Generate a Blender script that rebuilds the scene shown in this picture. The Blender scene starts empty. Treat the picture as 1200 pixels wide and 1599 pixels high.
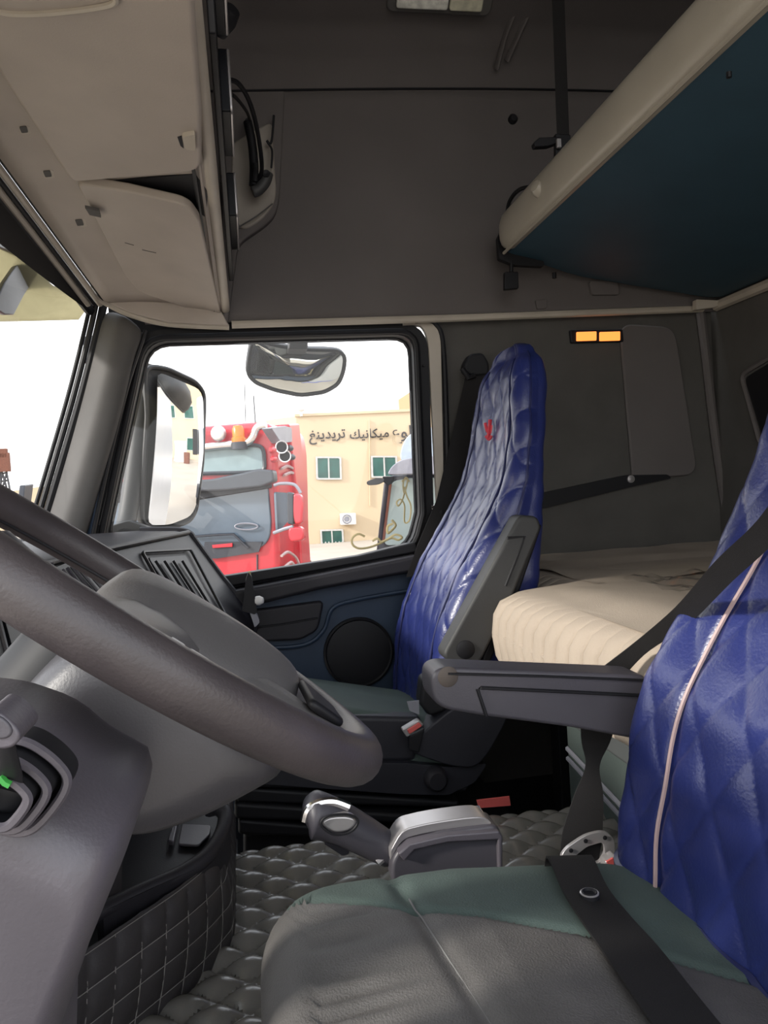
import bpy, bmesh, math, random
from mathutils import Vector as V, Matrix, noise
PI = math.pi
rnd = random.Random(4)
scene = bpy.context.scene
COL = scene.collection

# ------------------------------------------------------------------ camera
F, ZC = 1200.0, 0.92
yaw, pit, rol = math.radians(9.9), math.radians(1.77), math.radians(3.5)
FW = V((math.sin(yaw)*math.cos(pit), math.cos(yaw)*math.cos(pit), -math.sin(pit)))
_r = V((math.cos(yaw), -math.sin(yaw), 0)); _u = _r.cross(FW)
RT = _r*math.cos(rol) - _u*math.sin(rol); UP = _u*math.cos(rol) + _r*math.sin(rol)
CAM = V((0, 0, ZC))
cd = bpy.data.cameras.new('camera'); co = bpy.data.objects.new('camera', cd); COL.objects.link(co)
m = Matrix((RT, UP, -FW)).transposed().to_4x4(); m.translation = CAM
co.matrix_world = m
cd.sensor_fit = 'VERTICAL'; cd.sensor_height = 36; cd.lens = F/1599*36; cd.clip_start = .02; cd.clip_end = 500
scene.camera = co

# ------------------------------------------------------------------ sky, sun, exposure
scene.view_settings.view_transform = 'Standard'
scene.view_settings.look = 'None'
scene.view_settings.gamma = 1
scene.view_settings.use_curve_mapping = False
scene.view_settings.exposure = 1.25
w = bpy.data.worlds.new('sky'); scene.world = w; w.use_nodes = True
wn, wl = w.node_tree.nodes, w.node_tree.links
bg = wn['Background']
tc = wn.new('ShaderNodeTexCoord'); sep = wn.new('ShaderNodeSeparateXYZ'); wl.new(tc.outputs['Generated'], sep.inputs[0])
ramp = wn.new('ShaderNodeValToRGB'); wl.new(sep.outputs[2], ramp.inputs[0])
ramp.color_ramp.elements[0].position = 0.0; ramp.color_ramp.elements[0].color = (.94, .92, .89, 1)
ramp.color_ramp.elements[1].position = .6; ramp.color_ramp.elements[1].color = (.80, .86, .95, 1)
nz = wn.new('ShaderNodeTexNoise'); nz.inputs['Scale'].default_value = 3; nz.inputs['Detail'].default_value = 4
mx = wn.new('ShaderNodeMixRGB'); mx.blend_type = 'SOFT_LIGHT'; mx.inputs[0].default_value = .25
wl.new(tc.outputs['Generated'], nz.inputs['Vector']); wl.new(ramp.outputs[0], mx.inputs[1]); wl.new(nz.outputs['Fac'], mx.inputs[2])
wl.new(mx.outputs[0], bg.inputs[0]); bg.inputs[1].default_value = 1.3
sd = bpy.data.lights.new('sun', 'SUN'); so = bpy.data.objects.new('sun', sd); COL.objects.link(so)
sd.energy = 1.9; sd.angle = math.radians(5); sd.color = (1, .95, .87)
SUNDIR = V((-.88, -.22, .42))
so.rotation_euler = SUNDIR.to_track_quat('Z', 'Y').to_euler()
so.location = (-3, -4, 6)

# ------------------------------------------------------------------ helpers
def W(u, v, x=None, y=None, z=None, p=None, n=None):
    """point of the cab at a given plane, measured along one sight line"""
    d = FW*F + RT*(u-600) - UP*(v-799.5)
    if p is not None: t = (V(p)-CAM).dot(V(n))/d.dot(V(n))
    elif x is not None: t = (x-CAM.x)/d.x
    elif y is not None: t = (y-CAM.y)/d.y
    else: t = (z-CAM.z)/d.z
    return CAM + d*t
def PX(pts, **k): return [W(u, v, **k) for u, v in pts]

_mats = {}
def mat(name, col, rough=.6, metal=0, var=.12, vscale=8, bump=0, bscale=200, spec=.5, coat=0, emit=None, weave=0):
    if name in _mats: return _mats[name]
    mt = bpy.data.materials.new(name); mt.use_nodes = True
    nt = mt.node_tree; N, L = nt.nodes, nt.links
    b = N['Principled BSDF']
    b.inputs['Roughness'].default_value = rough; b.inputs['Metallic'].default_value = metal
    b.inputs['Specular IOR Level'].default_value = spec
    if coat: b.inputs['Coat Weight'].default_value = coat; b.inputs['Coat Roughness'].default_value = .25
    tcn = N.new('ShaderNodeTexCoord')
    no = N.new('ShaderNodeTexNoise'); no.inputs['Scale'].default_value = vscale; no.inputs['Detail'].default_value = 5
    L.new(tcn.outputs['Object'], no.inputs['Vector'])
    rp = N.new('ShaderNodeValToRGB')
    a = [max(0, c*(1-var)) for c in col]; c2 = [min(1, c*(1+var)) for c in col]
    rp.color_ramp.elements[0].position = .3; rp.color_ramp.elements[1].position = .7
    rp.color_ramp.elements[0].color = (*a, 1); rp.color_ramp.elements[1].color = (*c2, 1)
    L.new(no.outputs['Fac'], rp.inputs[0]); L.new(rp.outputs[0], b.inputs['Base Color'])
    if bump:
        if weave:
            wv = N.new('ShaderNodeTexVoronoi')
        else:
            wv = N.new('ShaderNodeTexNoise'); wv.inputs['Detail'].default_value = 3
        wv.inputs['Scale'].default_value = bscale
        L.new(tcn.outputs['Object'], wv.inputs['Vector'])
        bp = N.new('ShaderNodeBump'); bp.inputs['Strength'].default_value = bump; bp.inputs['Distance'].default_value = .002
        L.new(wv.outputs[0], bp.inputs['Height']); L.new(bp.outputs[0], b.inputs['Normal'])
    if emit:
        b.inputs['Emission Color'].default_value = (*emit[:3], 1); b.inputs['Emission Strength'].default_value = emit[3]
    _mats[name] = mt
    return mt
def glass(name, tint=(1, 1, 1), rough=.02, refl=.08):
    mt = bpy.data.materials.new(name); mt.use_nodes = True
    N, L = mt.node_tree.nodes, mt.node_tree.links
    N.remove(N['Principled BSDF'])
    t = N.new('ShaderNodeBsdfTransparent'); t.inputs[0].default_value = (*tint, 1)
    g = N.new('ShaderNodeBsdfGlossy'); g.inputs['Roughness'].default_value = rough
    mixn = N.new('ShaderNodeMixShader'); ge_ = N.new('ShaderNodeNewGeometry'); dt = N.new('ShaderNodeVectorMath'); dt.operation = 'DOT_PRODUCT'
    L.new(ge_.outputs['Incoming'], dt.inputs[0]); L.new(ge_.outputs['Normal'], dt.inputs[1])
    def mth(op, a, b=None):
        q = N.new('ShaderNodeMath'); q.operation = op
        for i, vv in enumerate((a, b)):
            if vv is None: continue
            if isinstance(vv, float): q.inputs[i].default_value = vv
            else: L.new(vv, q.inputs[i])
        return q.outputs[0]
    f_ = mth('ADD', mth('MULTIPLY', mth('POWER', mth('SUBTRACT', 1.0, mth('ABSOLUTE', dt.outputs['Value'])), 5.0), .8), refl*.4)
    L.new(f_, mixn.inputs[0]); L.new(t.outputs[0], mixn.inputs[1]); L.new(g.outputs[0], mixn.inputs[2])
    L.new(mixn.outputs[0], N['Material Output'].inputs[0])
    return mt
def translucent(name, col, transp=.3):
    mt = bpy.data.materials.new(name); mt.use_nodes = True
    N, L = mt.node_tree.nodes, mt.node_tree.links
    N.remove(N['Principled BSDF'])
    t = N.new('ShaderNodeBsdfTranslucent'); d = N.new('ShaderNodeBsdfDiffuse'); tr = N.new('ShaderNodeBsdfTransparent')
    no = N.new('ShaderNodeTexNoise'); no.inputs['Scale'].default_value = 9
    rp = N.new('ShaderNodeValToRGB'); rp.color_ramp.elements[0].color = (*[c*.75 for c in col], 1); rp.color_ramp.elements[1].color = (*col, 1)
    L.new(no.outputs[0], rp.inputs[0]); L.new(rp.outputs[0], t.inputs[0]); L.new(rp.outputs[0], d.inputs[0]); tr.inputs[0].default_value = (*col, 1)
    m1 = N.new('ShaderNodeMixShader'); m1.inputs[0].default_value = .3; L.new(t.outputs[0], m1.inputs[1]); L.new(d.outputs[0], m1.inputs[2])
    m2 = N.new('ShaderNodeMixShader'); m2.inputs[0].default_value = transp; L.new(m1.outputs[0], m2.inputs[1]); L.new(tr.outputs[0], m2.inputs[2])
    L.new(m2.outputs[0], N['Material Output'].inputs[0])
    return mt

class G:
    """collects verts and faces"""
    def __init__(s): s.v = []; s.f = []
    def add(s, v, f):
        o = len(s.v); s.v += [V(p) for p in v]; s.f += [tuple(i+o for i in q) for q in f]; return s
    def box(s, c, d, rot=None):
        c = V(c); h = V(d)/2; R = rot or Matrix.Identity(3)
        vs = [c + R @ V((x*h.x, y*h.y, z*h.z)) for x in (-1, 1) for y in (-1, 1) for z in (-1, 1)]
        return s.add(vs, [(0, 1, 3, 2), (4, 6, 7, 5), (0, 4, 5, 1), (2, 3, 7, 6), (0, 2, 6, 4), (1, 5, 7, 3)])
    def prism(s, pts, vec):
        n = len(pts); vec = V(vec)
        vs = list(pts) + [p+vec for p in pts]
        return s.add(vs, [tuple(range(n))[::-1], tuple(range(n, 2*n))] + [(i, (i+1) % n, n+(i+1) % n, n+i) for i in range(n)])
    def loft(s, rings, cap=True, closed=True):
        n = len(rings[0]); vs = [p for r in rings for p in r]; fs = []
        for k in range(len(rings)-1):
            for i in range(n if closed else n-1):
                j = (i+1) % n
                fs.append((k*n+i, k*n+j, (k+1)*n+j, (k+1)*n+i))
        if cap and closed:
            fs.append(tuple(range(n))[::-1]); fs.append(tuple(range((len(rings)-1)*n, len(rings)*n)))
        return s.add(vs, fs)
    def grid(s, fn, nu, nv):
        return s.loft([[fn(i/nu, j/nv) for j in range(nv+1)] for i in range(nu+1)], cap=False, closed=False)
    def tube(s, path, r, n=8, closed=False, cap=True, flat=1.0):
        path = [V(p) for p in path]; rings = []; N = len(path)
        rr = r if isinstance(r, (list, tuple)) else [r]*N
        prev = None
        for i, p in enumerate(path):
            a = path[(i-1) % N] if (closed or i > 0) else p
            b = path[(i+1) % N] if (closed or i < N-1) else p
            t = (b-a).normalized()
            if prev is None:
                ref = V((0, 0, 1)) if abs(t.z) < .9 else V((1, 0, 0)); x = (ref - t*ref.dot(t)).normalized()
            else:
                x = (prev - t*prev.dot(t)); x = x.normalized() if x.length > 1e-6 else prev
            prev = x; y = t.cross(x)
            rings.append([p + x*(math.cos(2*PI*k/n)*rr[i]) + y*(math.sin(2*PI*k/n)*rr[i]*flat) for k in range(n)])
        if closed: rings.append(rings[0]); return s.loft(rings, cap=False)
        return s.loft(rings, cap=cap)
    def ribbon(s, path, widths, th=.0015):
        """path points with width vectors: a thin band with thickness"""
        rings = []
        N = len(path)
        for i, (p, wv) in enumerate(zip(path, widths)):
            t = path[min(i+1, N-1)] - path[max(i-1, 0)]
            nn = t.cross(wv); nn = nn.normalized()*th if nn.length > 1e-9 else V((0, 0, th))
            rings.append([p-wv/2-nn, p+wv/2-nn, p+wv/2+nn, p-wv/2+nn])
        return s.loft(rings)
    def lathe(s, prof, c, axis, n=24):
        axis = V(axis).normalized(); ref = V((0, 0, 1)) if abs(axis.z) < .9 else V((1, 0, 0))
        x = axis.cross(ref).normalized(); y = axis.cross(x); c = V(c)
        return s.loft([[c + axis*h + (x*math.cos(2*PI*k/n) + y*math.sin(2*PI*k/n))*max(r, 1e-4) for k in range(n)] for r, h in prof])

def obj(name, g, mt, parent=None, bevel=0, seg=3, subs=0, smooth=True, sharp=40, wn=False, solid=0):
    me = bpy.data.meshes.new(name)
    base = V((0, 0, 0))
    me.from_pydata([tuple(p) for p in g.v], [], g.f)
    bm = bmesh.new(); bm.from_mesh(me)
    bmesh.ops.remove_doubles(bm, verts=bm.verts, dist=1e-5)
    bmesh.ops.recalc_face_normals(bm, faces=bm.faces)
    if smooth:
        for f in bm.faces: f.smooth = True
        if not bevel and not subs:
            for e in bm.edges:
                if len(e.link_faces) == 2 and e.calc_face_angle(0) > math.radians(sharp): e.smooth = False
    bm.to_mesh(me); bm.free()
    me.materials.append(mt)
    o = bpy.data.objects.new(name, me); COL.objects.link(o)
    if parent is not None:
        o.parent = parent; o.matrix_parent_inverse = PINV(parent)
    if solid:
        md = o.modifiers.new('solid', 'SOLIDIFY'); md.thickness = solid; md.offset = 0
    if bevel:
        md = o.modifiers.new('bevel', 'BEVEL'); md.width = bevel; md.segments = seg; md.limit_method = 'ANGLE'; md.angle_limit = math.radians(35); md.harden_normals = True
    if subs:
        md = o.modifiers.new('sub', 'SUBSURF'); md.levels = subs; md.render_levels = subs
    return o
def PINV(p):
    mm = Matrix.Identity(4); q = p
    while q is not None:
        mm = Matrix.Translation(q.location) @ mm if True else mm
        q = q.parent
    # parents here are only translated, and only top-level objects carry a translation
    return Matrix.Translation(-(p.location if p.parent is None else V((0, 0, 0)))) if p.parent is None else Matrix.Identity(4)
def thing(name, loc, label, cat, group=None):
    o = bpy.data.objects.new(name, None); COL.objects.link(o); o.location = V(loc); o.empty_display_size = .1
    o['label'] = label; o['category'] = cat
    if group: o['group'] = group
    return o
def tag(o, label, cat, group=None):
    o['label'] = label; o['category'] = cat
    if group: o['group'] = group
    return o
def struct(o, label=None, cat=None):
    o['kind'] = 'structure'
    if label: o['label'] = label; o['category'] = cat or 'interior'
    return o
def lerp(a, b, t): return a + (b-a)*t
def interp(tab, z):
    if z <= tab[0][0]: return tab[0][1:]
    for a, b in zip(tab, tab[1:]):
        if z <= b[0]:
            t = (z-a[0])/(b[0]-a[0]); t2 = t
            return tuple(lerp(p, q, t2) for p, q in zip(a[1:], b[1:]))
    return tab[-1][1:]
def smoothpath(pts, k=8, closed=False):
    pts = [V(p) for p in pts]; out = []; n = len(pts)
    rng = n if closed else n-1
    for i in range(rng):
        p0 = pts[(i-1) % n] if (closed or i > 0) else pts[0]
        p1 = pts[i]; p2 = pts[(i+1) % n]
        p3 = pts[(i+2) % n] if (closed or i+2 < n) else pts[-1]
        for j in range(k):
            t = j/k
            out.append(.5*((2*p1) + (p2-p0)*t + (2*p0-5*p1+4*p2-p3)*t*t + (3*p1-p0-3*p2+p3)*t**3))
    if not closed: out.append(pts[-1])
    return out
def roundpoly(pts, r, k=5):
    """polygon with rounded corners (r may be a list)"""
    pts = [V(p) for p in pts]; n = len(pts); out = []
    for i, p in enumerate(pts):
        a, b = pts[i-1], pts[(i+1) % n]
        ri = r[i] if isinstance(r, (list, tuple)) else r
        da, db = (a-p), (b-p); ra = min(ri, da.length*.48); rb = min(ri, db.length*.48)
        if ri <= 0: out.append(p); continue
        s, e = p + da.normalized()*ra, p + db.normalized()*rb
        for j in range(k+1):
            t = j/k; out.append(s*(1-t)**2 + p*2*t*(1-t) + e*t*t)
    return out
def resample(pts, n):
    pts = list(pts); L = [0]
    q = pts + [pts[0]]
    for a, b in zip(q, q[1:]): L.append(L[-1] + (b-a).length)
    out = []; i = 0
    for k in range(n):
        d = L[-1]*k/n
        while L[i+1] < d: i += 1
        t = (d-L[i])/max(1e-9, L[i+1]-L[i]); out.append(q[i].lerp(q[i+1], t))
    return out
def ring_between(outer, inner, vec, n=160):
    """flat frame between two closed outlines, matched by nearest start, extruded by vec"""
    o = resample(outer, n); i = resample(inner, n)
    c = sum(i, V((0, 0, 0)))/n
    def match(o, i):
        best = min(range(n), key=lambda s: sum((o[(k+s) % n]-i[k]).length for k in range(0, n, 8)))
        return [o[(k+best) % n] for k in range(n)]
    o = match(o, i); vec = V(vec)
    return G().loft([o, i, [p+vec for p in i], [p+vec for p in o], o], cap=False)
def quilt(a, b, amp, sharpn=.45):
    return amp*(abs(math.sin(PI*a))*abs(math.sin(PI*b)))**sharpn

# ------------------------------------------------------------------ materials
M_head = mat('headliner_grey', (.135, .122, .118), .95, bump=.3, bscale=500, spec=.1, var=.08, vscale=3)
M_side = mat('side_felt', (.10, .095, .088), .95, bump=.35, bscale=600, spec=.1, var=.08)
M_cream = mat('cream_plastic', (.42, .365, .315), .55, bump=.12, bscale=350, var=.06)
M_creamtrim = mat('cream_trim', (.46, .41, .34), .5, var=.1)
M_black = mat('black_plastic', (.015, .015, .017), .45, bump=.1, bscale=600, spec=.35)
M_rubber = mat('black_rubber', (.009, .009, .011), .55, spec=.3)
M_dash = mat('dash_plastic', (.019, .018, .022), .5, bump=.15, bscale=500, spec=.3)
M_dash2 = mat('dash_screen', (.006, .007, .010), .45, spec=.25)
M_pillar = mat('pillar_grey', (.085, .08, .076), .75, bump=.15, bscale=500)
M_navy = mat('navy_door', (.018, .036, .068), .55, bump=.15, bscale=500)
M_armr = mat('armrest_plastic', (.058, .054, .064), .45, bump=.12, bscale=500, var=.06)
M_seatpl = mat('seat_plastic', (.022, .022, .028), .5, spec=.35, bump=.12, bscale=500)
M_leather = mat('rim_leather', (.05, .042, .044), .42, bump=.15, bscale=420, var=.15, vscale=20)
M_hub = mat('hub_pad', (.10, .095, .095), .48, bump=.2, bscale=500, var=.1)
M_shroud = mat('shroud_plastic', (.048, .046, .052), .42, bump=.1, bscale=500)
M_panel = mat('knee_panel', (.075, .068, .080), .42, bump=.12, bscale=450, var=.12)
M_blue = mat('blue_leatherette', (.017, .025, .120), .33, bump=.25, bscale=260, var=.1, spec=.6)
M_bluepipe = mat('blue_piping', (.010, .014, .07), .4)
M_pink = mat('pink_piping', (.38, .27, .26), .5)
M_seat = mat('seat_cloth', (.090, .084, .079), .6, bump=.5, bscale=500, var=.2, vscale=14)
M_green = mat('seat_green', (.06, .085, .075), .8, bump=.3, bscale=500, var=.15, vscale=10)
M_strap = mat('black_webbing', (.014, .013, .013), .75, spec=.25, bump=.3, bscale=700)
M_mat = mat('mattress_cloth', (.385, .32, .255), .9, bump=.3, bscale=400, var=.06)
M_floor = mat('quilted_mat', (.165, .158, .145), .26, bump=.12, bscale=300, var=.1, spec=.6)
M_quilt = mat('black_quilt', (.035, .032, .034), .48, bump=.15, bscale=300)
M_stitch = mat('grey_stitch', (.20, .19, .18), .7)
M_bunk = mat('bunk_board_teal', (.030, .072, .105), .6, bump=.2, bscale=500, var=.08)
M_bunkedge = mat('bunk_edge_cream', (.40, .365, .30), .30, bump=.1, bscale=300, var=.05)
M_basegreen = mat('bunk_base_green', (.05, .065, .06), .6, bump=.15, bscale=400)
M_chrome = mat('chrome', (.75, .73, .72), .22, metal=1, var=.03)
M_silver = mat('silver_plastic', (.42, .40, .40), .32, metal=.6, var=.05)
M_redbtn = mat('red_plastic', (.55, .10, .09), .4)
M_white = mat('white_plastic', (.75, .73, .70), .45)
M_orange = mat('orange_lamp', (.8, .25, .06), .3, emit=(1, .26, .05, .75))
M_lens = mat('lamp_lens', (.75, .75, .68), .15, var=.25, vscale=60)
M_mirror = mat('mirror_glass', (.93, .93, .92), .01, metal=1, var=.0)
M_kerbm = mat('kerb_mirror_glass', (.62, .64, .60), .02, metal=1, var=.0)
M_mirrorhouse = mat('mirror_housing', (.05, .05, .05), .55, bump=.1, bscale=200, var=.15)
M_truckred = mat('truck_red', (.46, .018, .030), .3, var=.06, coat=.4)
M_truckdark = mat('truck_dark', (.03, .032, .04), .4)
M_truckglass = mat('truck_glass', (.075, .10, .13), .08, var=.25, vscale=1.5, spec=.8)
M_skylight = mat('truck_upper_glass', (.20, .27, .28), .15, var=.1)
M_wall = mat('sand_render', (.52, .41, .275), .9, bump=.2, bscale=20, var=.04, vscale=.5)
M_wall2 = mat('orange_render', (.42, .24, .12), .9, var=.04)
M_paneg = mat('green_pane', (.012, .075, .06), .12, var=.3, vscale=2)
M_frame = mat('white_frame', (.45, .44, .42), .5)
M_ground = mat('dusty_lot', (.36, .31, .255), .95, bump=.3, bscale=10, var=.08, vscale=.6)
M_cabwhite = mat('cab_white', (.55, .55, .55), .3, coat=.3, var=.03)
M_cabblue = mat('cab_blue', (.05, .10, .55), .35)
M_greyt = mat('truck_grey', (.22, .22, .25), .4)
M_gold = mat('gold_decal', (.50, .42, .22), .5)
M_ink = mat('sign_lettering', (.03, .025, .025), .7)
M_rust = mat('rust', (.14, .05, .03), .8)
M_glass = glass('window_glass')
M_visor = translucent('visor_amber', (.52, .49, .37), .35)
M_film = glass('plastic_film', (.97, .97, .97), .12)
M_rededge = mat('emblem_red', (.6, .03, .05), .5)
M_teallever = mat('green_mark', (.03, .25, .04), .5)

# ================================================================== SETTING
YD = 2.25
fl = struct(obj('floor', G().box((.3, 1.1, -.02), (2.6, 2.5, .04)), M_black))
# passenger-side upper wall and roof: one curved profile, parted by the seam
def wallprof(t):
    tab = [(0, 2.215, 1.412), (.35, 2.225, 1.75), (.62, 2.215, 2.0), (.68, 2.2, 2.055)]
    return interp(tab, t)
def upper(a, b):
    x = lerp(-.25, 1.52, a); t = b*.68
    y, z = wallprof(t); z += .035*math.sin(min(1, max(0, (x+.05)/1.2))*PI/2)*(t/.68) - .02*(t/.68)
    return V((x, y, z))
ww = obj('wall_right', G().grid(upper, 40, 24), M_head, solid=.012); struct(ww)
def roof(a, b):
    x = lerp(-.62, 1.52, a)
    tab = [(0, 2.222, 2.02), (.035, 2.205, 2.045), (.05, 2.196, 2.064), (.1, 2.16, 2.125), (.2, 2.09, 2.18), (.32, 1.98, 2.215), (.5, 1.6, 2.26), (1, -.25, 2.27)]
    y, z = interp(tab, b); z += (.035*math.sin(min(1, max(0, (x+.05)/1.2))*PI/2) - .02)*(1-b)
    return V((x, y, z))
ce = struct(obj('ceiling', G().grid(roof, 40, 40), M_head, solid=.012))
obj('seam', G().tube([upper(a/30, 1) + V((0, -.010, .004)) for a in range(31)], .0035, 6), M_rubber, ce)
rib = G().tube(smoothpath([W(812, 0, y=2.03), W(790, 55, y=2.09), W(776, 108, y=2.15)]), .010, 8, flat=.6)
obj('rib', rib, M_head, ce)
obj('rib', G().tube(smoothpath([W(835, 0, y=2.03), W(812, 50, y=2.085), W(792, 95, y=2.14)]), .010, 8, flat=.6), M_head, ce)
# plug and pin holes on the upper wall
obj('plug', G().lathe([(.014, 0), (.014, -.012), (.009, -.018), (0, -.018)], W(800, 188, y=2.213), (0, 1, 0), 16), M_rubber, ww)
for u in (509, 547, 587, 631):
    obj('pin_ring', G().lathe([(.0075, 0), (.0075, -.003), (.004, -.003), (.004, 0)], W(u, 241, y=2.217), (0, 1, 0), 12), M_pillar, ww)
obj('plug', G().lathe([(.006, 0), (.006, -.006), (0, -.006)], W(703, 41, y=2.12), (0, 1, -.4), 10), M_rubber, ww)
# bottom lip of the headliner
obj('lip', G().tube([W(362, 507, y=2.205), W(700, 497, y=2.205), W(1098, 482, y=2.21)], .011, 8), M_creamtrim, ww)
obj('catch', G().prism(roundpoly(PX([(918, 440), (962, 440), (966, 462), (922, 462)], y=2.21), .01), (0, -.014, 0)), M_head, ww, bevel=.003)
obj('catch', G().prism(roundpoly(PX([(835, 470), (853, 468), (853, 482), (838, 484)], y=2.21), .004), (0, -.010, 0)), M_head, ww, bevel=.002)

# lower side wall (felt) behind the door
lw = G().prism(roundpoly([V((.575, 2.25, 1.42)), V((1.62, 2.25, 1.42)), V((1.62, 2.25, .0)), V((.575, 2.25, .0))], .02), (0, .03, 0))
wl_ = struct(obj('wall_right_lower', lw, M_side)); wl_['kind'] = 'structure'
rec = roundpoly(PX([(965, 506), (1052, 512), (1088, 742), (985, 748), (985, 735)], y=2.25), .05, 8)
obj('lit_recess_panel', G().prism(rec, (0, -.012, 0)), M_head, wl_, bevel=.009)  # slab in paler grey than the felt paints the recess's lit area
hd = G().prism(roundpoly(PX([(820, 775), (975, 742), (1040, 741), (1046, 747), (985, 760), (820, 800)], y=2.25), .008), (0, -.014, 0))
pull = obj('pull_strap', hd, M_rubber, wl_, bevel=.005)
obj('strap_button', G().lathe([(.012, 0), (.012, -.006), (0, -.008)], W(985, 748, y=2.236), (0, 1, 0), 14), M_silver, pull)

# rear wall
XR = 1.49
rw = struct(obj('wall_rear', G().box((XR+.02, 1.0, 1.12), (.04, 2.5, 2.3)), M_side))
corner = smoothpath([W(1100, 488, y=2.235), W(1106, 540, y=2.24), W(1125, 700, y=2.24), W(1150, 860, y=2.24)])
obj('corner_trim', G().tube([p + V((-.012, 0, 0)) for p in corner], .014, 8), M_head, rw)
pk = roundpoly(PX([(1166, 590), (1215, 560), (1260, 700), (1196, 690)], x=XR), .02)
obj('pocket', G().prism(pk, (-.006, 0, 0)), M_rubber, rw, bevel=.003)
obj('pocket_rim', G().tube([p+V((-.004, 0, 0)) for p in roundpoly(PX([(1160, 585), (1222, 548), (1270, 710), (1192, 700)], x=XR), .03)], .008, 6, closed=True), M_head, rw)
# rear wall upper lip under the bunk
obj('ledge', G().tube([V((XR-.012, 2.2, 1.425)), V((XR-.012, 1.2, 1.43)), V((XR-.012, -.2, 1.43))], .016, 8), M_creamtrim, rw)
obj('corner_block', G().prism(roundpoly(PX([(1082, 470), (1125, 472), (1112, 482), (1082, 486)], y=2.19), .004), (0, -.02, 0)), M_creamtrim, rw, bevel=.003)
# front wall above the windscreen, behind the cabinet
struct(obj('wall_front', G().box((-.42, 1.1, 2.0), (.03, 2.3, .50)), M_head))

# ------------------------------------------------------------------ passenger door with its window
win_px = [(230, 533), (645, 522), (656, 800), (640, 862), (345, 912), (170, 945), (166, 830)]
win = roundpoly(PX(win_px, y=2.24), [.06, .055, .0, .10, .0, .02, 0], 8)
win = [p for p in win]
out_px = [(214, 515), (668, 503), (678, 800), (668, 885), (350, 938), (125, 975), (128, 840)]
outl = roundpoly(PX(out_px, y=2.24), [.07, .09, 0, .10, 0, .02, 0], 8)
door = struct(obj('door_1', ring_between(outl, win, (0, .05, 0)), M_rubber, sharp=30))
seal = [p.lerp(sum(win, V())/len(win), -.025) + V((0, -.004, 0)) for p in win]
obj('window_seal', G().tube(resample(seal, 140), .009, 8, closed=True), M_rubber, door)
win1 = struct(obj('window_1', G().tube(resample([p + V((0, .045, 0)) for p in win], 120), .008, 6, closed=True), M_rubber))
obj('pane', G().add([p + V((0, .028, 0)) for p in resample(win, 100)], [tuple(range(100))]), M_glass, win1)
# gold script sticker on the pane
dec = G()
def dpath(pts, r=.0026): dec.tube(smoothpath(PX(pts, y=2.262), 6), r, 5, flat=.35)
dpath([(570, 838), (560, 834), (551, 840), (551, 850), (560, 856), (575, 855), (590, 850), (600, 845), (612, 840), (622, 843), (628, 839), (618, 835), (606, 842), (596, 846), (590, 841), (582, 845)], .0036)
dpath([(634, 745), (630, 755), (632, 770), (637, 750), (634, 745)])
dpath([(632, 770), (628, 782), (622, 790), (620, 784), (626, 780), (632, 790), (632, 815), (640, 812), (642, 790), (636, 775), (632, 760)])
dpath([(612, 812), (618, 820), (612, 828), (606, 832), (606, 822), (614, 818)], .004)
dpath([(628, 752), (634, 748), (640, 752)])
obj('gold_sticker', dec, M_gold, win1)
# cream jamb outside the seal (rear edge of the door opening)
jo = roundpoly(PX([(630, 500), (688, 500), (694, 800), (688, 870), (676, 868), (684, 800), (668, 506), (630, 508)], y=2.232), [0, .08, 0, .03, .02, 0, .08, 0], 8)
jamb = struct(obj('trim_1', G().prism(jo, (0, .02, 0)), M_creamtrim))
obj('latch', G().tube(PX([(674, 792), (684, 790), (692, 798)], y=2.215), .006, 8), M_chrome, jamb)
obj('bolt', G().lathe([(.009, 0), (.009, -.01), (0, -.012)], W(684, 795, y=2.225), (0, 1, 0), 12), M_rubber, jamb)
obj('screw', G().lathe([(.004, 0), (.003, -.003), (0, -.003)], W(662, 571, y=2.232), (0, 1, 0), 8), M_rubber, jamb)
js = PX([(648, 502), (680, 506), (694, 560), (700, 800), (696, 860)], y=2.235)
obj('jamb_seal', G().tube(smoothpath(js), .008, 8), M_rubber, jamb)
obj('top_rail', G().prism(PX([(168, 468), (720, 478), (720, 512), (640, 508), (214, 519), (172, 522)], y=2.268), (0, .02, 0)), M_rubber, door)
# door panel below the window
dp = PX([(95, 985), (350, 922), (640, 872), (700, 850), (720, 1400), (95, 1400)], y=2.24)
obj('door_panel', G().prism(dp, (0, .04, 0)), M_navy, door)
sill = PX([(120, 948), (350, 900), (560, 868), (650, 846), (655, 862), (560, 880), (350, 918), (120, 966)], y=2.22)
obj('sill_rail', G().prism(sill, (0, .05, 0)), M_rubber, door, bevel=.006)
obj('sill_rail', G().tube(PX([(120, 985), (350, 933), (500, 906), (655, 874)], y=2.195), .006, 8), M_black, door)
ledge = PX([(120, 975), (350, 925), (500, 897), (655, 866), (652, 893), (500, 921), (400, 946), (120, 1010)], y=2.18)
obj('door_ledge', G().prism(ledge, (0, .07, 0)), M_dash, door, bevel=.012, seg=4)
rl = roundpoly(PX([(380, 955), (507, 938), (497, 985), (470, 1000), (380, 1004)], y=2.215), .02, 6)
rc = obj('armrest_bowl', G().prism(rl, (0, .03, 0)), M_dash, door, bevel=.008)
obj('bowl_crease', G().tube(PX([(380, 982), (440, 975), (496, 965)], y=2.213), .003, 6), M_rubber, rc)
sw = smoothpath(PX([(380, 1012), (470, 1008), (505, 985), (520, 950), (560, 936), (640, 922)], y=2.225))
obj('panel_ridge', G().tube(sw, .006, 8), M_navy, door)
sp = obj('speaker_grille', G().lathe([(.103, .004), (.103, -.012), (.098, -.016), (.094, -.012), (.06, -.016), (0, -.018)], W(560, 1018, y=2.235), (0, 1, 0), 48), M_rubber, door)

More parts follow.
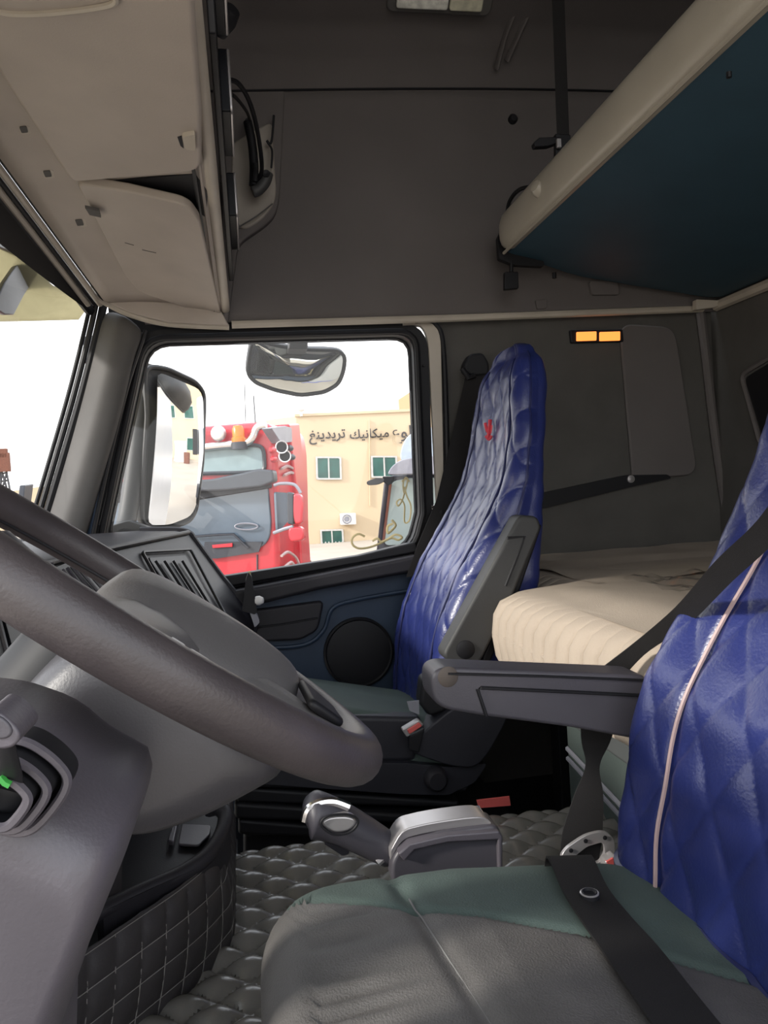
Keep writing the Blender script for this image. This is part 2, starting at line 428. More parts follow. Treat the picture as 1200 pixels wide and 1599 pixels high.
# ------------------------------------------------------------------ A pillar and windscreen
ap = []
for a, b in [((160, 470), (232, 512)), ((150, 520), (212, 540)), ((128, 610), (192, 640)), ((98, 720), (160, 745)), ((62, 838), (128, 860)), ((40, 900), (108, 920))]:
    L, R = W(*a, y=2.24), W(*b, y=2.19)
    mid = (L+R)/2 + V((0, -.035, 0))
    ap.append([L, L.lerp(mid, .6), mid, R.lerp(mid, .5), R, R+V((.0, .07, 0)), L + V((0, .05, 0))])
apo = struct(obj('trim_2', G().loft(ap), M_pillar, subs=2))
for off, r, mt in ((0, .011, M_rubber), (-12, .008, M_black), (-21, .006, M_rubber)):
    pth = smoothpath(PX([(163+off, 470), (152+off, 520), (128+off, 615), (97+off, 722), (62+off, 838), (40+off, 905)], y=2.245))
    obj('screen_seal', G().tube(pth, r, 8), mt, apo)
rs = smoothpath(PX([(228, 516), (200, 600), (170, 720), (142, 850)], y=2.215))
obj('pillar_edge', G().tube(rs, .006, 8), M_black, apo)
obj('door_gap', G().tube(smoothpath(PX([(218, 520), (190, 620), (160, 740), (136, 860)], y=2.225)), .010, 8), M_navy, apo)
obj('pale_bead', G().tube(smoothpath(PX([(222, 545), (205, 610), (180, 720), (155, 820)], y=2.236)), .0022, 6), M_mirrorhouse, apo)
def hdr(y):
    k = 1-((y-1.1)/1.15)**2
    return V((-.366-.10*k, y, 1.455+.165*k))
def wsx(y, z):
    k = 1-((y-1.1)/1.15)**2
    return -.37 - .34*(1.47-z) - .16*k
def ws(a, b):
    y = lerp(2.26, -.1, a); h = hdr(y); z = lerp(.80, h.z+.04, b)
    return V((wsx(y, z)-.02, y, z))
win2 = struct(obj('window_2', G().tube([hdr(y)+V((-.03, 0, .0)) for y in [2.24-.1*i for i in range(24)]], .014, 8), M_rubber))
obj('pane', G().grid(ws, 24, 10), M_glass, win2)
def frit(a, b):
    y = lerp(2.24, -.1, a); h = hdr(y); k = max(0, 1-((y-1.1)/1.15)**2)
    z = h.z + .03 - b*(.035 + .11*k)
    return V((wsx(y, z) - .012, y, z))
obj('black_band', G().grid(frit, 30, 4), M_rubber, win2)
# ripples on the screen: fine hairline crack
obj('hairline', G().tube(smoothpath(PX([(8, 380), (28, 520), (30, 640), (25, 760)], x=-.60)), .0006, 4), M_white, win2)

# ------------------------------------------------------------------ overhead cabinet
XE = -.028
def edge(y):
    t = (2.25-y)/1.22
    return V((XE, y, 1.432 + .133*min(1.5, t)*(1.12-.12*min(t, 1.5))))
ys = [2.195-.06*i for i in range(40)]
cab = thing('overhead_cabinet', (-.2, 1.1, 1.75), 'cream overhead cabinet above the windscreen with two hinged flaps', 'cabinet')
def under(a, b):
    y = lerp(2.195, -.1, a); h = hdr(y) + V((.03, 0, -.005)); e = edge(y)
    p = h.lerp(e, b); p.z += .012*math.sin(b*PI)
    return p
gb = G().grid(under, 40, 10)
gb.grid(lambda a, b: V((XE-.02, lerp(2.21, -.1, a), lerp(edge(lerp(2.21, -.1, a)).z, 2.02, b))), 40, 2)
cabb = obj('body', gb, M_cream, cab, solid=.006, sharp=60)
obj('rear_edge', G().tube([edge(y)+V((-.002, 0, .006)) for y in ys], .013, 10), M_creamtrim, cab)
obj('rear_edge_groove', G().tube([edge(y)+V((-.032, 0, -.001)) for y in ys], .004, 6), M_rubber, cab)
for off, r, mt in (((.028, 0, -.002), .006, M_rubber), ((.014, 0, -.006), .008, M_creamtrim), ((-.002, 0, -.006), .006, M_rubber), ((-.018, 0, -.004), .010, M_creamtrim)):
    obj('header_trim', G().tube([hdr(y)+V(off) for y in ys], r, 8), mt, cab)
# curved corner at the far end
obj('header_trim', G().tube(smoothpath([hdr(2.16)+V((.014, 0, -.004)), W(168, 475, y=2.19), W(205, 492, y=2.20), W(262, 506, y=2.205), W(358, 511, y=2.205)]), .008, 8), M_creamtrim, cab)
def uz(u, v, drop=0):
    z = 1.5
    for _ in range(12):
        p = W(u, v, z=z-drop); y = max(-.1, min(2.21, p.y)); h, e = hdr(y), edge(y)
        t = max(0, min(1, (p.x-h.x)/(e.x-h.x))); z = lerp(h.z, e.z, t) + .012*math.sin(t*PI)
    return W(u, v, z=z-drop)
f1 = roundpoly([uz(u, v, .022) for u, v in [(-40, 40), (0, 118), (112, 287), (300, 272), (316, 262), (316, 180), (298, -90), (-80, -60)]], [0, .02, .03, .05, .02, 0, 0, 0], 6)
flap = obj('flap', G().prism(f1, (0, 0, .024)), M_cream, cab, bevel=.010, seg=4)
obj('flap_recess_rim', G().tube(smoothpath([uz(u, v, .026) for u, v in [(-20, 12), (18, 22), (90, 20), (172, 8), (180, -8)]]), .004, 6), M_creamtrim, flap)
obj('flap_latch', G().prism(roundpoly([uz(u, v, .030) for u, v in [(284, 214), (305, 210), (306, 236), (290, 234)]], .006), (0, 0, .012)), M_creamtrim, flap, bevel=.004)
obj('latch_notch', G().prism([uz(u, v, .024) for u, v in [(277, 214), (284, 212), (287, 232), (282, 228)]], (0, 0, .008)), M_rubber, flap)
f2 = roundpoly([uz(u, v, dz) for u, v, dz in [(120, 287, .02), (200, 300, .03), (296, 322, .035), (312, 345, .035), (345, 490, .012), (338, 497, .012), (216, 456, .012), (195, 430, .012)]], [.02, 0, .03, .01, .01, .01, .03, .01], 6)
flap2 = obj('flap', G().prism(f2, (0, 0, .02)), M_cream, cab, bevel=.008, seg=4)
flap2['label'] = 'lower cream flap hanging slightly open'
cav = [uz(u, v, .004) for u, v in [(165, 284), (305, 272), (325, 300), (322, 340), (296, 322)]]
obj('cavity', G().prism(cav, (0, 0, .01)), M_rubber, cab)
for u, v in ((38, 203), (75, 272), (125, 348), (176, 450)):
    p = uz(u, v, .004)
    obj('slot', G().prism(roundpoly([uz(u+du, v+dv, .0045) for du, dv in [(-10, -5), (8, -6), (11, 6), (-5, 7)]], .004), (0, 0, .006)), M_creamtrim, cab)
    obj('slot_hole', G().prism(roundpoly([uz(u+du, v+dv, .006) for du, dv in [(-8, -4), (3, -5), (6, 4), (-4, 5)]], .003), (0, 0, .004)), M_pillar, cab)
obj('slot_hole', G().prism([uz(u, v, .034) for u, v in [(133, 325), (155, 330), (158, 340), (140, 336)]], (0, 0, .006)), M_pillar, cab)
for s in ((195, 379, 209, 383), (222, 390, 244, 395)):
    obj('scratch', G().tube([uz(s[0], s[1], .0335), uz(s[2], s[3], .0325)], .0008, 4), M_pillar, flap2)
obj('step_lamp', G().prism(roundpoly([uz(u, v, .006) for u, v in [(243, 478), (270, 482), (272, 492), (244, 490)]], .003), (0, 0, .006)), M_lens, cab)
obj('end_fillet', G().prism(PX([(150, 452), (240, 465), (345, 484), (358, 508), (262, 503), (205, 489), (166, 472)], y=2.185), (0, .012, 0)), M_cream, cab, bevel=.004)
# side gear shelf: black recess seen edge-on along the rear face
eq = thing('equipment_panel', (-.02, 1.6, 1.8), 'black narrow equipment panel along the rear edge of the cream cabinet', 'panel')
obj('panel', G().prism([V((-.014, 2.12, 1.50)), V((-.014, 1.2, 1.62)), V((-.014, 1.0, 2.1)), V((-.014, 2.12, 2.1))], (.012, 0, 0)), M_black, eq, bevel=.003)
for (y0, z0, dy, dz, mt) in ((1.95, 1.62, .25, .10, M_dash2), (1.62, 1.72, .2, .12, M_dash2), (1.35, 1.80, .16, .1, M_dash2)):
    obj('unit', G().box((.006, y0, z0), (.02, dy, dz)), mt, eq, bevel=.004)
    obj('bezel', G().tube(roundpoly([V((.016, y0-dy/2, z0-dz/2)), V((.016, y0+dy/2, z0-dz/2)), V((.016, y0+dy/2, z0+dz/2)), V((.016, y0-dy/2, z0+dz/2))], .01), .003, 6, closed=True), M_silver, eq)
obj('plug_socket', G().lathe([(.018, 0), (.020, .03), (.014, .05), (0, .05)], W(340, 48, y=1.45), (.5, -.6, .3), 16), M_rubber, eq)
for u, v in ((343, 90), (347, 140), (348, 172)):
    obj('connector', G().tube([W(u, v-8, y=1.7), W(u, v+10, y=1.7)], .007, 8), M_silver if v != 140 else M_rubber, eq)
cable = obj('cable', G().tube(smoothpath([W(346, 124, y=1.72), W(372, 130, y=1.76), (W(392, 165, y=1.85)), W(404, 215, y=1.97), W(409, 265, y=2.08), W(400, 282, y=2.12)]), .0055, 8), M_rubber)
tag(cable, 'thick black cable looping from the equipment panel to the grab handle', 'cable')
cable2 = obj('cable', G().tube(smoothpath([W(348, 142, y=1.75), W(366, 150, y=1.82), W(384, 172, y=1.95), W(390, 186, y=2.1)]), .004, 8), M_rubber)
tag(cable2, 'short thin black cable behind the thick looping cable', 'cable')
# moulded side trim with grab handle
st = PX([(345, -60), (455, -60), (444, 165), (436, 320), (424, 345), (372, 380), (356, 505), (348, 505)], y=2.19)
sto = struct(obj('trim_3', G().prism(roundpoly(st, [0, 0, .02, .05, .05, .03, 0, 0], 6), (0, .04, 0)), M_head, bevel=.010))
bul = roundpoly(PX([(362, 222), (425, 188), (432, 300), (428, 322), (404, 348), (374, 362), (360, 330)], y=2.185), [.02, .02, .02, .04, .03, .03, .02], 6)
obj('bulge', G().prism(bul, (0, .03, 0)), mat('trim_taupe', (.30, .27, .235), .7, bump=.15, bscale=400), sto, bevel=.02, seg=5)
obj('crease', G().tube(smoothpath(PX([(372, 355), (400, 338), (426, 318)], y=2.166)), .002, 6), M_pillar, sto)
gh = thing('grab_handle', W(400, 250, y=2.12), 'black grab handle with grey end cap on the side trim', 'handle')
obj('grip', G().tube(smoothpath(PX([(387, 190), (394, 225), (397, 262), (396, 290)], y=2.12)), [.012]*25, 10), M_rubber, gh)
obj('ribs', G().tube(smoothpath(PX([(398, 255), (399, 270), (398, 284)], y=2.105)), .007, 8), M_black, gh)
obj('end_cap', G().tube(smoothpath(PX([(395, 300), (404, 296), (414, 284), (418, 270)], y=2.12)), [.014, .0145, .015]+[.0155]*20+[.016, .015], 12), M_mirrorhouse, gh)
obj('cap_hole', G().lathe([(.010, 0), (.010, -.006), (0, -.004)], W(416, 272, y=2.108), (0, 1, 0), 12), M_rubber, gh)
obj('stand_off', G().tube(PX([(388, 190), (388, 190)], y=2.12)+[W(388, 192, y=2.18)], .010, 8), M_rubber, gh)
obj('stand_off', G().tube([W(404, 296, y=2.12), W(404, 296, y=2.18)], .010, 8), M_rubber, gh)
lp = obj('wire_clip', G().tube(smoothpath(PX([(428, 180), (424, 222), (417, 220), (425, 235), (424, 262)], y=2.16)), .003, 6), M_rubber, sto)

# ------------------------------------------------------------------ ceiling lamp
cl = thing('ceiling_lamp', W(680, 0, y=2.06), 'clear rectangular ceiling lamp at the top edge of the picture', 'lamp')
cp = W(688, -14, y=2.005); rx = V((1, 0, 0)); rz = V((0, .78, -.62)).normalized(); rn = rx.cross(rz)
def clp(a, b, h): return cp + rx*a + rz*b - rn*h
sg = 1 if rn.z < 0 else -1
cg = roundpoly([clp(-.145, -.045, 0), clp(.145, -.045, 0), clp(.145, .05, 0), clp(-.145, .05, 0)], .025)
obj('base', G().prism([p + rn*(-.01*sg) for p in cg], rn*(.028*sg)), M_pillar, cl, bevel=.006)
for a0, a1, mt in ((-.12, .02, M_lens), (.024, .115, mat('lamp_lens_amber', (.62, .60, .46), .18, var=.2, vscale=50))):
    ln = roundpoly([clp(a0, -.035, 0), clp(a1, -.035, 0), clp(a1, .036, 0), clp(a0, .036, 0)], .008)
    obj('lens', G().prism([p + rn*(.016*sg) for p in ln], rn*(.014*sg)), mt, cl, bevel=.005)

# ------------------------------------------------------------------ upper bunk
ub = thing('upper_bunk', (1.1, 1.2, 1.56), 'folding upper bunk with teal underside and padded cream front edge', 'bunk')
bp_ = [V((.775, 2.08, 1.555)), V((.90, 2.15, 1.50)), V((1.30, 2.19, 1.445)), V((1.47, 2.16, 1.436)), V((1.47, -.1, 1.436)), V((.775, -.1, 1.56))]
def bunkz(x): return lerp(1.562, 1.445, max(0, min(1, (x-.775)/.65))**.9)
def bu(a, b):
    x = lerp(.765, 1.475, a); yf = lerp(2.085, 2.165, min(1, a*3)) ; y = lerp(yf, -.15, b)
    return V((x, y, bunkz(x)))
bg_ = G().grid(bu, 14, 30)
bg_.grid(lambda a, b: bu(a, b) + V((0, 0, .09)), 14, 30)
obj('board', bg_, M_bunk, ub)
obj('board_end', G().grid(lambda a, b: bu(a, 0) + V((0, .0, .09*b)), 14, 2), M_bunk, ub, solid=.004)
# padded edge: D section along y
def bsec(y):
    c = V((.762, y, 1.612)); r = []
    for k in range(16):
        a = 2*PI*k/16; cx, cz = math.cos(a), math.sin(a)
        r.append(c + V((.030*math.copysign(abs(cx)**.7, cx) - .012*cz*0, 0, .052*math.copysign(abs(cz)**.8, cz))))
    return r
ysb = [2.088, 2.075, 2.05] + [2.0-.1*i for i in range(22)]
sc = [.55, .85, 1] + [1]*22
rings = []
for y, s in zip(ysb, sc):
    c = V((.762, y, 1.612)); rings.append([c+(p-c)*s for p in bsec(y)])
obj('padded_edge', G().loft(rings), M_bunkedge, ub)
obj('edge_bead', G().tube([V((.752, y, 1.5605)) for y in ysb], .0045, 6), M_bunkedge, ub)
e0 = W(790, 400, y=2.09)
obj('end_bracket', G().prism(roundpoly(PX([(778, 370), (788, 352), (800, 396), (850, 408), (850, 416), (805, 414), (780, 404)], y=2.095), .006), (0, .02, 0)), M_rubber, ub, bevel=.003)
obj('edge_knob', G().lathe([(.016, -.02), (.020, -.008), (.020, .012), (.014, .022), (0, .024)], W(846, 297, x=.742), (-.8, -.3, .3), 16), M_bunkedge, ub)
obj('hose', G().tube(smoothpath([W(834, 292, y=1.86), W(812, 296, y=1.95), W(796, 315, y=2.03), W(791, 345, y=2.07), W(785, 372, y=2.09)]), .0055, 8), M_rubber, ub)
obj('stud', G().lathe([(.006, -.004), (.006, .012), (0, .014)], W(866, 428, y=2.12), (0, 0, -1), 10), M_rubber, ub)
obj('stud', G().lathe([(.004, -.004), (.004, .004), (0, .005)], W(1139, 117, z=1.5), (0, 0, -1), 8), M_rubber, ub)
strap = thing('bunk_strap', W(880, 250, y=1.80), 'black vertical strap hanging from the ceiling to the upper bunk', 'strap')
pB = W(881, 245, y=1.80); pA = W(868, -120, y=1.80); pA = pB + (pA-pB)*((2.255-pB.z)/(pA.z-pB.z))
obj('webbing', G().ribbon([pA, pA.lerp(pB, .5), pB], [V((.030, -.004, 0))]*3, .001), M_strap, strap)
obj('hook', G().prism(PX([(868, 208), (892, 210), (893, 245), (868, 255)], y=1.785), (0, .014, 0)), M_rubber, strap, bevel=.003)
obj('lever', G().prism(PX([(834, 222), (843, 214), (876, 213), (874, 222), (858, 228), (836, 229)], y=1.78), (0, .02, 0)), M_rubber, strap, bevel=.003)
obj('rivet', G().box(W(873, 224, y=1.776), (.012, .008, .022)), M_silver, strap, bevel=.002)
bc = thing('hanging_clip', W(798, 440, y=2.1), 'small black clip hanging under the far end of the upper bunk', 'clip')
obj('body', G().prism(roundpoly(PX([(789, 424), (810, 424), (811, 450), (789, 452)], y=2.09), .004), (0, .018, 0)), M_rubber, bc, bevel=.004)
obj('pin', G().tube([W(799, 408, y=2.10), W(799, 428, y=2.10)], .006, 8), M_rubber, bc)

# ------------------------------------------------------------------ reading lamp
rlp = thing('reading_lamp', W(933, 525, y=2.24), 'small lit orange twin reading lamp on the dark side wall', 'lamp')
obj('housing', G().prism(roundpoly(PX([(888, 516), (970, 515), (972, 535), (890, 537)], y=2.249), .006), (0, -.014, 0)), M_rubber, rlp, bevel=.004)
for us in ((900, 931), (936, 968)):
    obj('lens', G().prism(roundpoly(PX([(us[0], 519), (us[1], 518), (us[1], 532), (us[0], 533)], y=2.236), .003), (0, -.006, 0)), M_orange, rlp, bevel=.002)

# ================================================================== MATTRESS AND BUNK BASE
mt_ = thing('mattress', (1.0, 1.2, .5), 'beige ribbed bunk mattress behind the seats', 'mattress')
XM = .50
def mplan(o=0.0):
    pts = [V((XM+.05+o, -.2+o, 0)), V((XM+.05+o, .9, 0)), V((XM+.005+o, 1.30, 0)), V((XM+o, 1.56-o, 0)), V((.675+o, 1.64-o, 0)), V((.675+o, 2.21-o, 0)), V((1.47-o, 2.21-o, 0)), V((1.47-o, -.2+o, 0))]
    return resample(roundpoly(pts, [0, .2, .2, .07, .05, .04, .02, 0], 8), 1680)
lev = [(.0, .515), (-.0, .53), (-.012, .56), (-.016, .60), (-.012, .64), (0, .668), (.018, .684), (.05, .69)]
rings = []
base = mplan(0)
c0 = V((1.0, 1.1, 0))
for kk, (o, z) in enumerate(lev):
    pl = mplan(o); r = []
    for i, p in enumerate(pl):
        a = base[i-1]; b = base[(i+1) % 1680]; n = V(((b-a).y, -(b-a).x, 0)).normalized()
        rib_ = .005*abs(math.sin(i*PI/11.0))**.5*1.7 if 0 < kk < 6 else 0
        if (p-c0).dot(n) < 0: n = -n
        r.append(V((p.x, p.y, z)) + n*rib_)
    rings.append(r)
gm = G().loft(rings)
obj('mattress_body', gm, M_mat, mt_, sharp=80)
obj('seam_piping', G().tube([V((p.x, p.y, .607)) for p in mplan(-.018)], .0035, 6, closed=True), M_mat, mt_)
def mtop(a, b):
    x = lerp(XM+.05, 1.45, a); y = lerp(1.52, -.15, b)
    h = .012*math.sin(min(1, a*4)*PI/2)*min(1, b*10)*min(1, (1-a)*8)
    wr = noise.noise(V((x*5, y*2.2, 0)))*.010 + noise.noise(V((x*14, y*6, 3)))*.004 + .004*math.sin(x*36+y*3)*max(0, 1-a*2)
    return V((x, y, .688 + h + wr*min(1, a*5)))
obj('top_panel', G().grid(mtop, 70, 70), M_mat, mt_)
obj('top_panel', G().grid(lambda a, b: V((lerp(.71, 1.46, a), lerp(2.2, 1.52, b), .692 + .01*noise.noise(V((a*4, b*4, 1))))), 24, 24), M_mat, mt_)
film = thing('plastic_film', (.75, 1.2, .70), 'crumpled clear plastic film lying on the mattress', 'film')
def ff(a, b):
    x = lerp(.70, 1.05, a); y = lerp(1.38, .85, b)
    return V((x, y, .712 + .022*abs(noise.noise(V((x*16, y*9, 5)))) + .012*abs(noise.noise(V((x*40, y*25, 2))))))
obj('sheet', G().grid(ff, 40, 40), M_film, film)
bb = thing('storage_box', (1.0, 1.1, .2), 'dark green storage box with pale ridges under the mattress', 'storage box')
bbp = roundpoly([V((.60, 1.48, .0)), V((.60, -.1, 0)), V((1.46, -.1, 0)), V((1.46, 1.48, 0))], [.04, 0, 0, 0], 6)
obj('box', G().prism(bbp, V((0, 0, .44))), M_basegreen, bb, bevel=.012)
obj('lid', G().prism(roundpoly([V((.58, 1.52, .44)), V((.58, -.1, .44)), V((1.46, -.1, .44)), V((1.46, 2.2, .44)), V((.72, 2.2, .44)), V((.70, 1.62, .44))], .03), V((0, 0, .066))), mat('bunk_dark_edge', (.06, .065, .065), .6), bb, bevel=.01)
for zz in (.375, .355): obj('ridge', G().tube([V((.598, 1.45, zz)), V((.598, 1.2, zz-.03)), V((.598, .2, zz-.07))], .005, 6), M_greyt, bb)
obj('side_post', G().box((.72, 1.75, .25), (.06, .05, .5)), M_rubber, bb, bevel=.004)

# ================================================================== FLOOR MAT
def fmat(a, b):
    x = lerp(-.75, .60, a); y = lerp(.60, 1.70, b)
    # tunnel top with soft shoulders
    sh = 1/(1+math.exp(-(y-.72)*60)) * 1/(1+math.exp((y-1.42)*60))
    z = lerp(.05, .295, sh)
    q = quilt((x*.75+y)/.060, (x*.75-y)/.060, .015, .5)
    wv = .006*noise.noise(V((x*7, y*7, 0)))
    return V((x, y, z + q*sh + wv))
fm = obj('floor_mat', G().grid(fmat, 300, 260), M_floor)
tag(fm, 'grey quilted leatherette mat covering the raised cab floor', 'mat')

# ================================================================== PASSENGER SEAT
def backrest(tab, cy, seat, cover_mat, pipemat, pipe_frac, emblem=False, cell=.078, light_pipe=False, amp=.0075):
    """tab rows: z, x front, x back, half width. One quilted cover, lofted."""
    NZ, NP = 250, 340
    z0, z1 = tab[0][0], tab[-1][0]
    smt = []
    # smooth the profile
    zs = [lerp(z0, z1, 1-(1-k/NZ)**1.0) for k in range(NZ+1)]
    prof = [interp(tab, z) for z in zs]
    for _ in range(8):
        prof = [prof[0]] + [tuple((prof[i-1][j]+2*prof[i][j]+prof[i+1][j])/4 for j in range(3)) for i in range(1, NZ)] + [prof[-1]]
    s_acc = 0; rings = []; lastc = None
    meta = []
    for k, (z, (xf, xb, hw)) in enumerate(zip(zs, prof)):
        if k: s_acc += math.hypot(z-zs[k-1], xf-prof[k-1][0])
        dep = xb-xf; cx = (xf+xb)/2
        ring = []
        outline = roundpoly([V((xf, cy+hw, z)), V((xf, cy-hw, z)), V((xb, cy-hw, z)), V((xb, cy+hw, z))], [min(.05, dep*.45)]*2+[min(.035, dep*.4)]*2, 10)
        outline = resample(outline, NP)
        c = V((cx, cy, z))
        for i, p in enumerate(outline):
            a = outline[i-1]; b = outline[(i+1) % NP]; t = b-a
            n = V((t.y, -t.x, 0)).normalized()
            if n.dot(p-c) < 0: n = -n
            front = max(0, min(1, (xb - .35*dep - p.x)/(.2*dep)))
            q = 0
            if front > 0:
                sp_ = (p.y-cy); sq = quilt((s_acc*.62+sp_)/cell, (s_acc*.62-sp_)/cell, amp, .28)
                q = sq*front
                # bolster groove
                d = abs(abs(sp_) - pipe_frac*hw); q -= .006*math.exp(-(d/.006)**2)*front
                dish = .018*math.cos(min(1, abs(sp_)/hw)*PI/2)
                q -= dish*front
            wr = .004*noise.noise(V((p.x*18, p.y*18, z*22)))
            ring.append(p + n*(q+wr))
        rings.append(ring)
    # round off the top
    top = rings[-1]; c = sum(top, V())/NP
    for s, dz in ((.93, .012), (.8, .022), (.55, .030), (.2, .034)):
        rings.append([c + (p-c)*s + V((0, 0, dz)) for p in top])
    cov = obj('cover', G().loft(rings), cover_mat, seat, sharp=75)
    cov['label'] = 'blue quilted leatherette cover'
    # piping down the bolster line
    for sgn in (-1, 1):
        pts = []
        for k in range(2, NZ, 4):
            xf, xb, hw = prof[k]; yy = cy + sgn*pipe_frac*hw
            bst = min(rings[k], key=lambda p: abs(p.y-yy) + (5 if p.x > (xf+xb)/2 else 0))
            pts.append(bst + V((-.003, 0, 0)))
        for _ in range(6): pts = [pts[0]] + [(pts[i-1]+pts[i]*2+pts[i+1])/4 for i in range(1, len(pts)-1)] + [pts[-1]]
        obj('piping', G().tube([p + V((-.003, 0, 0)) for p in pts], .0026 if light_pipe else .0028, 6), pipemat, cov)
        pts = []
        for k in range(2, NZ+1, 4):
            xf, xb, hw = prof[k]; xx = lerp(xf, xb, .40); yy = cy+sgn*hw
            bst = min((p for p in rings[k] if sgn*(p.y-cy) > 0), key=lambda p: abs(p.x-xx)); pts.append(bst + V((0, sgn*.002, 0)))
        obj('seam', G().tube(pts, .0026, 6), M_bluepipe, cov)
    # hem
    obj('hem', G().tube([p for p in resample(rings[1], 90)], .006, 6, closed=True), M_bluepipe, cov)
    return cov, rings, prof, zs

ps = thing('passenger_chair', (.3, 1.87, 0), 'passenger seat by the far door under a blue quilted cover', 'seat')
ptab = [(.345, .357, .50, .245), (.40, .362, .52, .245), (.50, .372, .585, .245), (.60, .398, .615, .242), (.71, .450, .640, .238), (.82, .522, .655, .232), (.92, .580, .668, .222), (1.02, .607, .685, .198), (1.107, .620, .705, .175), (1.17, .630, .715, .160), (1.205, .645, .710, .140), (1.225, .66, .70, .115)]
cov, rg, prof, zs = backrest(ptab, 1.87, ps, M_blue, M_bluepipe, .74)
# red emblem embroidered on the cover front
kz = min(range(len(zs)), key=lambda k: abs(zs[k]-1.055)); 
ec = W(763, 668, y=1.80)
EMT = 0
def onfront(u, v):
    p = W(u, v, y=1.80); best = None
    for r in rg[::2]:
        for q in r[::2]:
            d = FW*F + RT*(u-600) - UP*(v-799.5); d.normalize(); t = (q-CAM).dot(d); e = ((q-CAM) - d*t).length + t*.0008
            if best is None or e < best[0]: best = (e, t)
    d = FW*F + RT*(u-600) - UP*(v-799.5); d.normalize()
    return CAM + d*(EMT if EMT else best[1])
EMT = min((onfront(u, v)-CAM).length for u, v in ((758, 655), (768, 655), (757, 686), (769, 686), (763, 670))) - .002
ge = G()
for pts, r in (([(758, 660), (761, 672), (766, 676), (768, 664)], .004), ([(766, 655), (765, 668), (763, 684)], .005), ([(759, 680), (764, 686), (768, 680)], .004)):
    ge.tube(smoothpath([onfront(*p) for p in pts], 4), r, 6, flat=.5)
obj('emblem', ge, M_rededge, cov)
# cushion
def cushion(x0, x1, y0, y1, zb, zt, rc, edge_r, crown, nr=260, fn=None, rings_in=26):
    def outline(o):
        rr = max(.01, rc-o)
        return resample(roundpoly([V((x0+o, y0+o, 0)), V((x1-o, y0+o, 0)), V((x1-o, y1-o, 0)), V((x0+o, y1-o, 0))], rr*1.6, 10), nr)
    rings = []
    for z in [zb + (zt-edge_r-zb)*k/6 for k in range(7)]:
        rings.append([V((p.x, p.y, z)) for p in outline(0)])
    for k in range(1, 9):
        a = PI/2*k/8; o = edge_r*(1-math.cos(a)); z = zt-edge_r + edge_r*math.sin(a)
        rings.append([V((p.x, p.y, z)) for p in outline(o)])
    last = rings[-1]; c = V(((x0+x1)/2, (y0+y1)/2, zt))
    for k in range(1, rings_in):
        s = 1-k/rings_in
        rings.append([c.lerp(p, s) + V((0, 0, crown*(1-s*s))) for p in last])
    if fn: rings = [[fn(p) for p in r] for r in rings]
    return rings
def pfn(p):
    t = max(0, min(1, (p.z-.34)/.08)); return V((p.x, p.y, p.z - t*(.24*(p.x-.15) + .09*(p.y-1.62))))
pc = cushion(-.02, .46, 1.62, 2.06, .30, .462, .07, .035, .006, fn=pfn)
obj('cushion', G().loft(pc), M_green, ps, sharp=70)
obj('cushion_piping', G().tube([p for p in resample(pc[8], 100)], .004, 6, closed=True), M_seatpl, ps)
# side cover, recliner housing, base
def slab(name, px, y, dy, mt, parent, bv=.01, r=0, seg=3):
    pts = PX(px, y=y)
    if r: pts = roundpoly(pts, r, 5)
    return obj(name, G().prism(pts, (0, dy, 0)), mt, parent, bevel=bv, seg=seg)
slab('cushion_side', [(400, 1120), (560, 1118), (660, 1120), (650, 1190), (400, 1195)], 1.615, .05, M_seatpl, ps, .012)
slab('recliner_cover', [(648, 1178), (640, 1168), (665, 1140), (705, 1108), (725, 1100), (800, 1100), (790, 1130), (762, 1180), (742, 1200), (700, 1196)], 1.585, .07, M_seatpl, ps, .018, .02, 5)
slab('recliner_pad', [(660, 1060), (690, 1050), (720, 1075), (700, 1110), (672, 1120), (656, 1100)], 1.60, .05, M_rubber, ps, .012, .01)
slab('base_skirt', [(378, 1190), (640, 1192), (700, 1198), (762, 1192), (742, 1222), (700, 1242), (620, 1240), (375, 1222)], 1.60, .45, M_seatpl, ps, .012, .01)
kn = obj('height_knob', G().lathe([(.026, .0), (.024, -.02), (.018, -.026), (0, -.026)], W(680, 1214, y=1.60), (0, 1, 0), 20), M_dash, ps)
for i, (v0, v1, ur, ul) in enumerate(((1206, 1230, 735, 368), (1230, 1254, 720, 370), (1254, 1280, 700, 366), (1280, 1304, 640, 372))):
    slab('bellows', [(ul, v0), (ur, v0+22), (ur-6, v1+8), (ul, v1)], 1.605 + .006*(i % 2), .42, M_rubber, ps, .014)
slab('base_foot', [(380, 1300), (640, 1290), (800, 1270), (800, 1420), (380, 1420)], 1.66, .40, M_rubber, ps, .01)
ar = slab('armrest', [(812, 804), (840, 806), (847, 822), (800, 935), (752, 1033), (742, 1040), (700, 1034), (692, 1022)], 1.565, .06, mat('fold_armrest', (.036, .036, .036), .6, bump=.12, bscale=500), ps, .012, .012, 4)
obj('pivot', G().lathe([(.020, 0), (.020, -.004), (.016, -.006), (0, -.006)], W(727, 1014, y=1.566), (0, 1, 0), 20), M_rubber, ar)
obj('groove', G().tube(PX([(793, 840), (820, 838), (808, 870), (790, 915)], y=1.565), .003, 6), M_rubber, ar)
slab('armrest_hinge', [(838, 815), (848, 820), (800, 960), (765, 1038), (750, 1038)], 1.60, .03, M_rubber, ps, .006)
bk = obj('buckle', G().prism(roundpoly(PX([(628, 1140), (655, 1124), (663, 1132), (636, 1152)], y=1.565), .004), (0, .02, 0)), M_silver, ps, bevel=.003)
obj('red_button', G().prism(roundpoly(PX([(636, 1140), (655, 1128), (660, 1134), (640, 1147)], y=1.562), .003), (0, .01, 0)), M_redbtn, bk, bevel=.002)
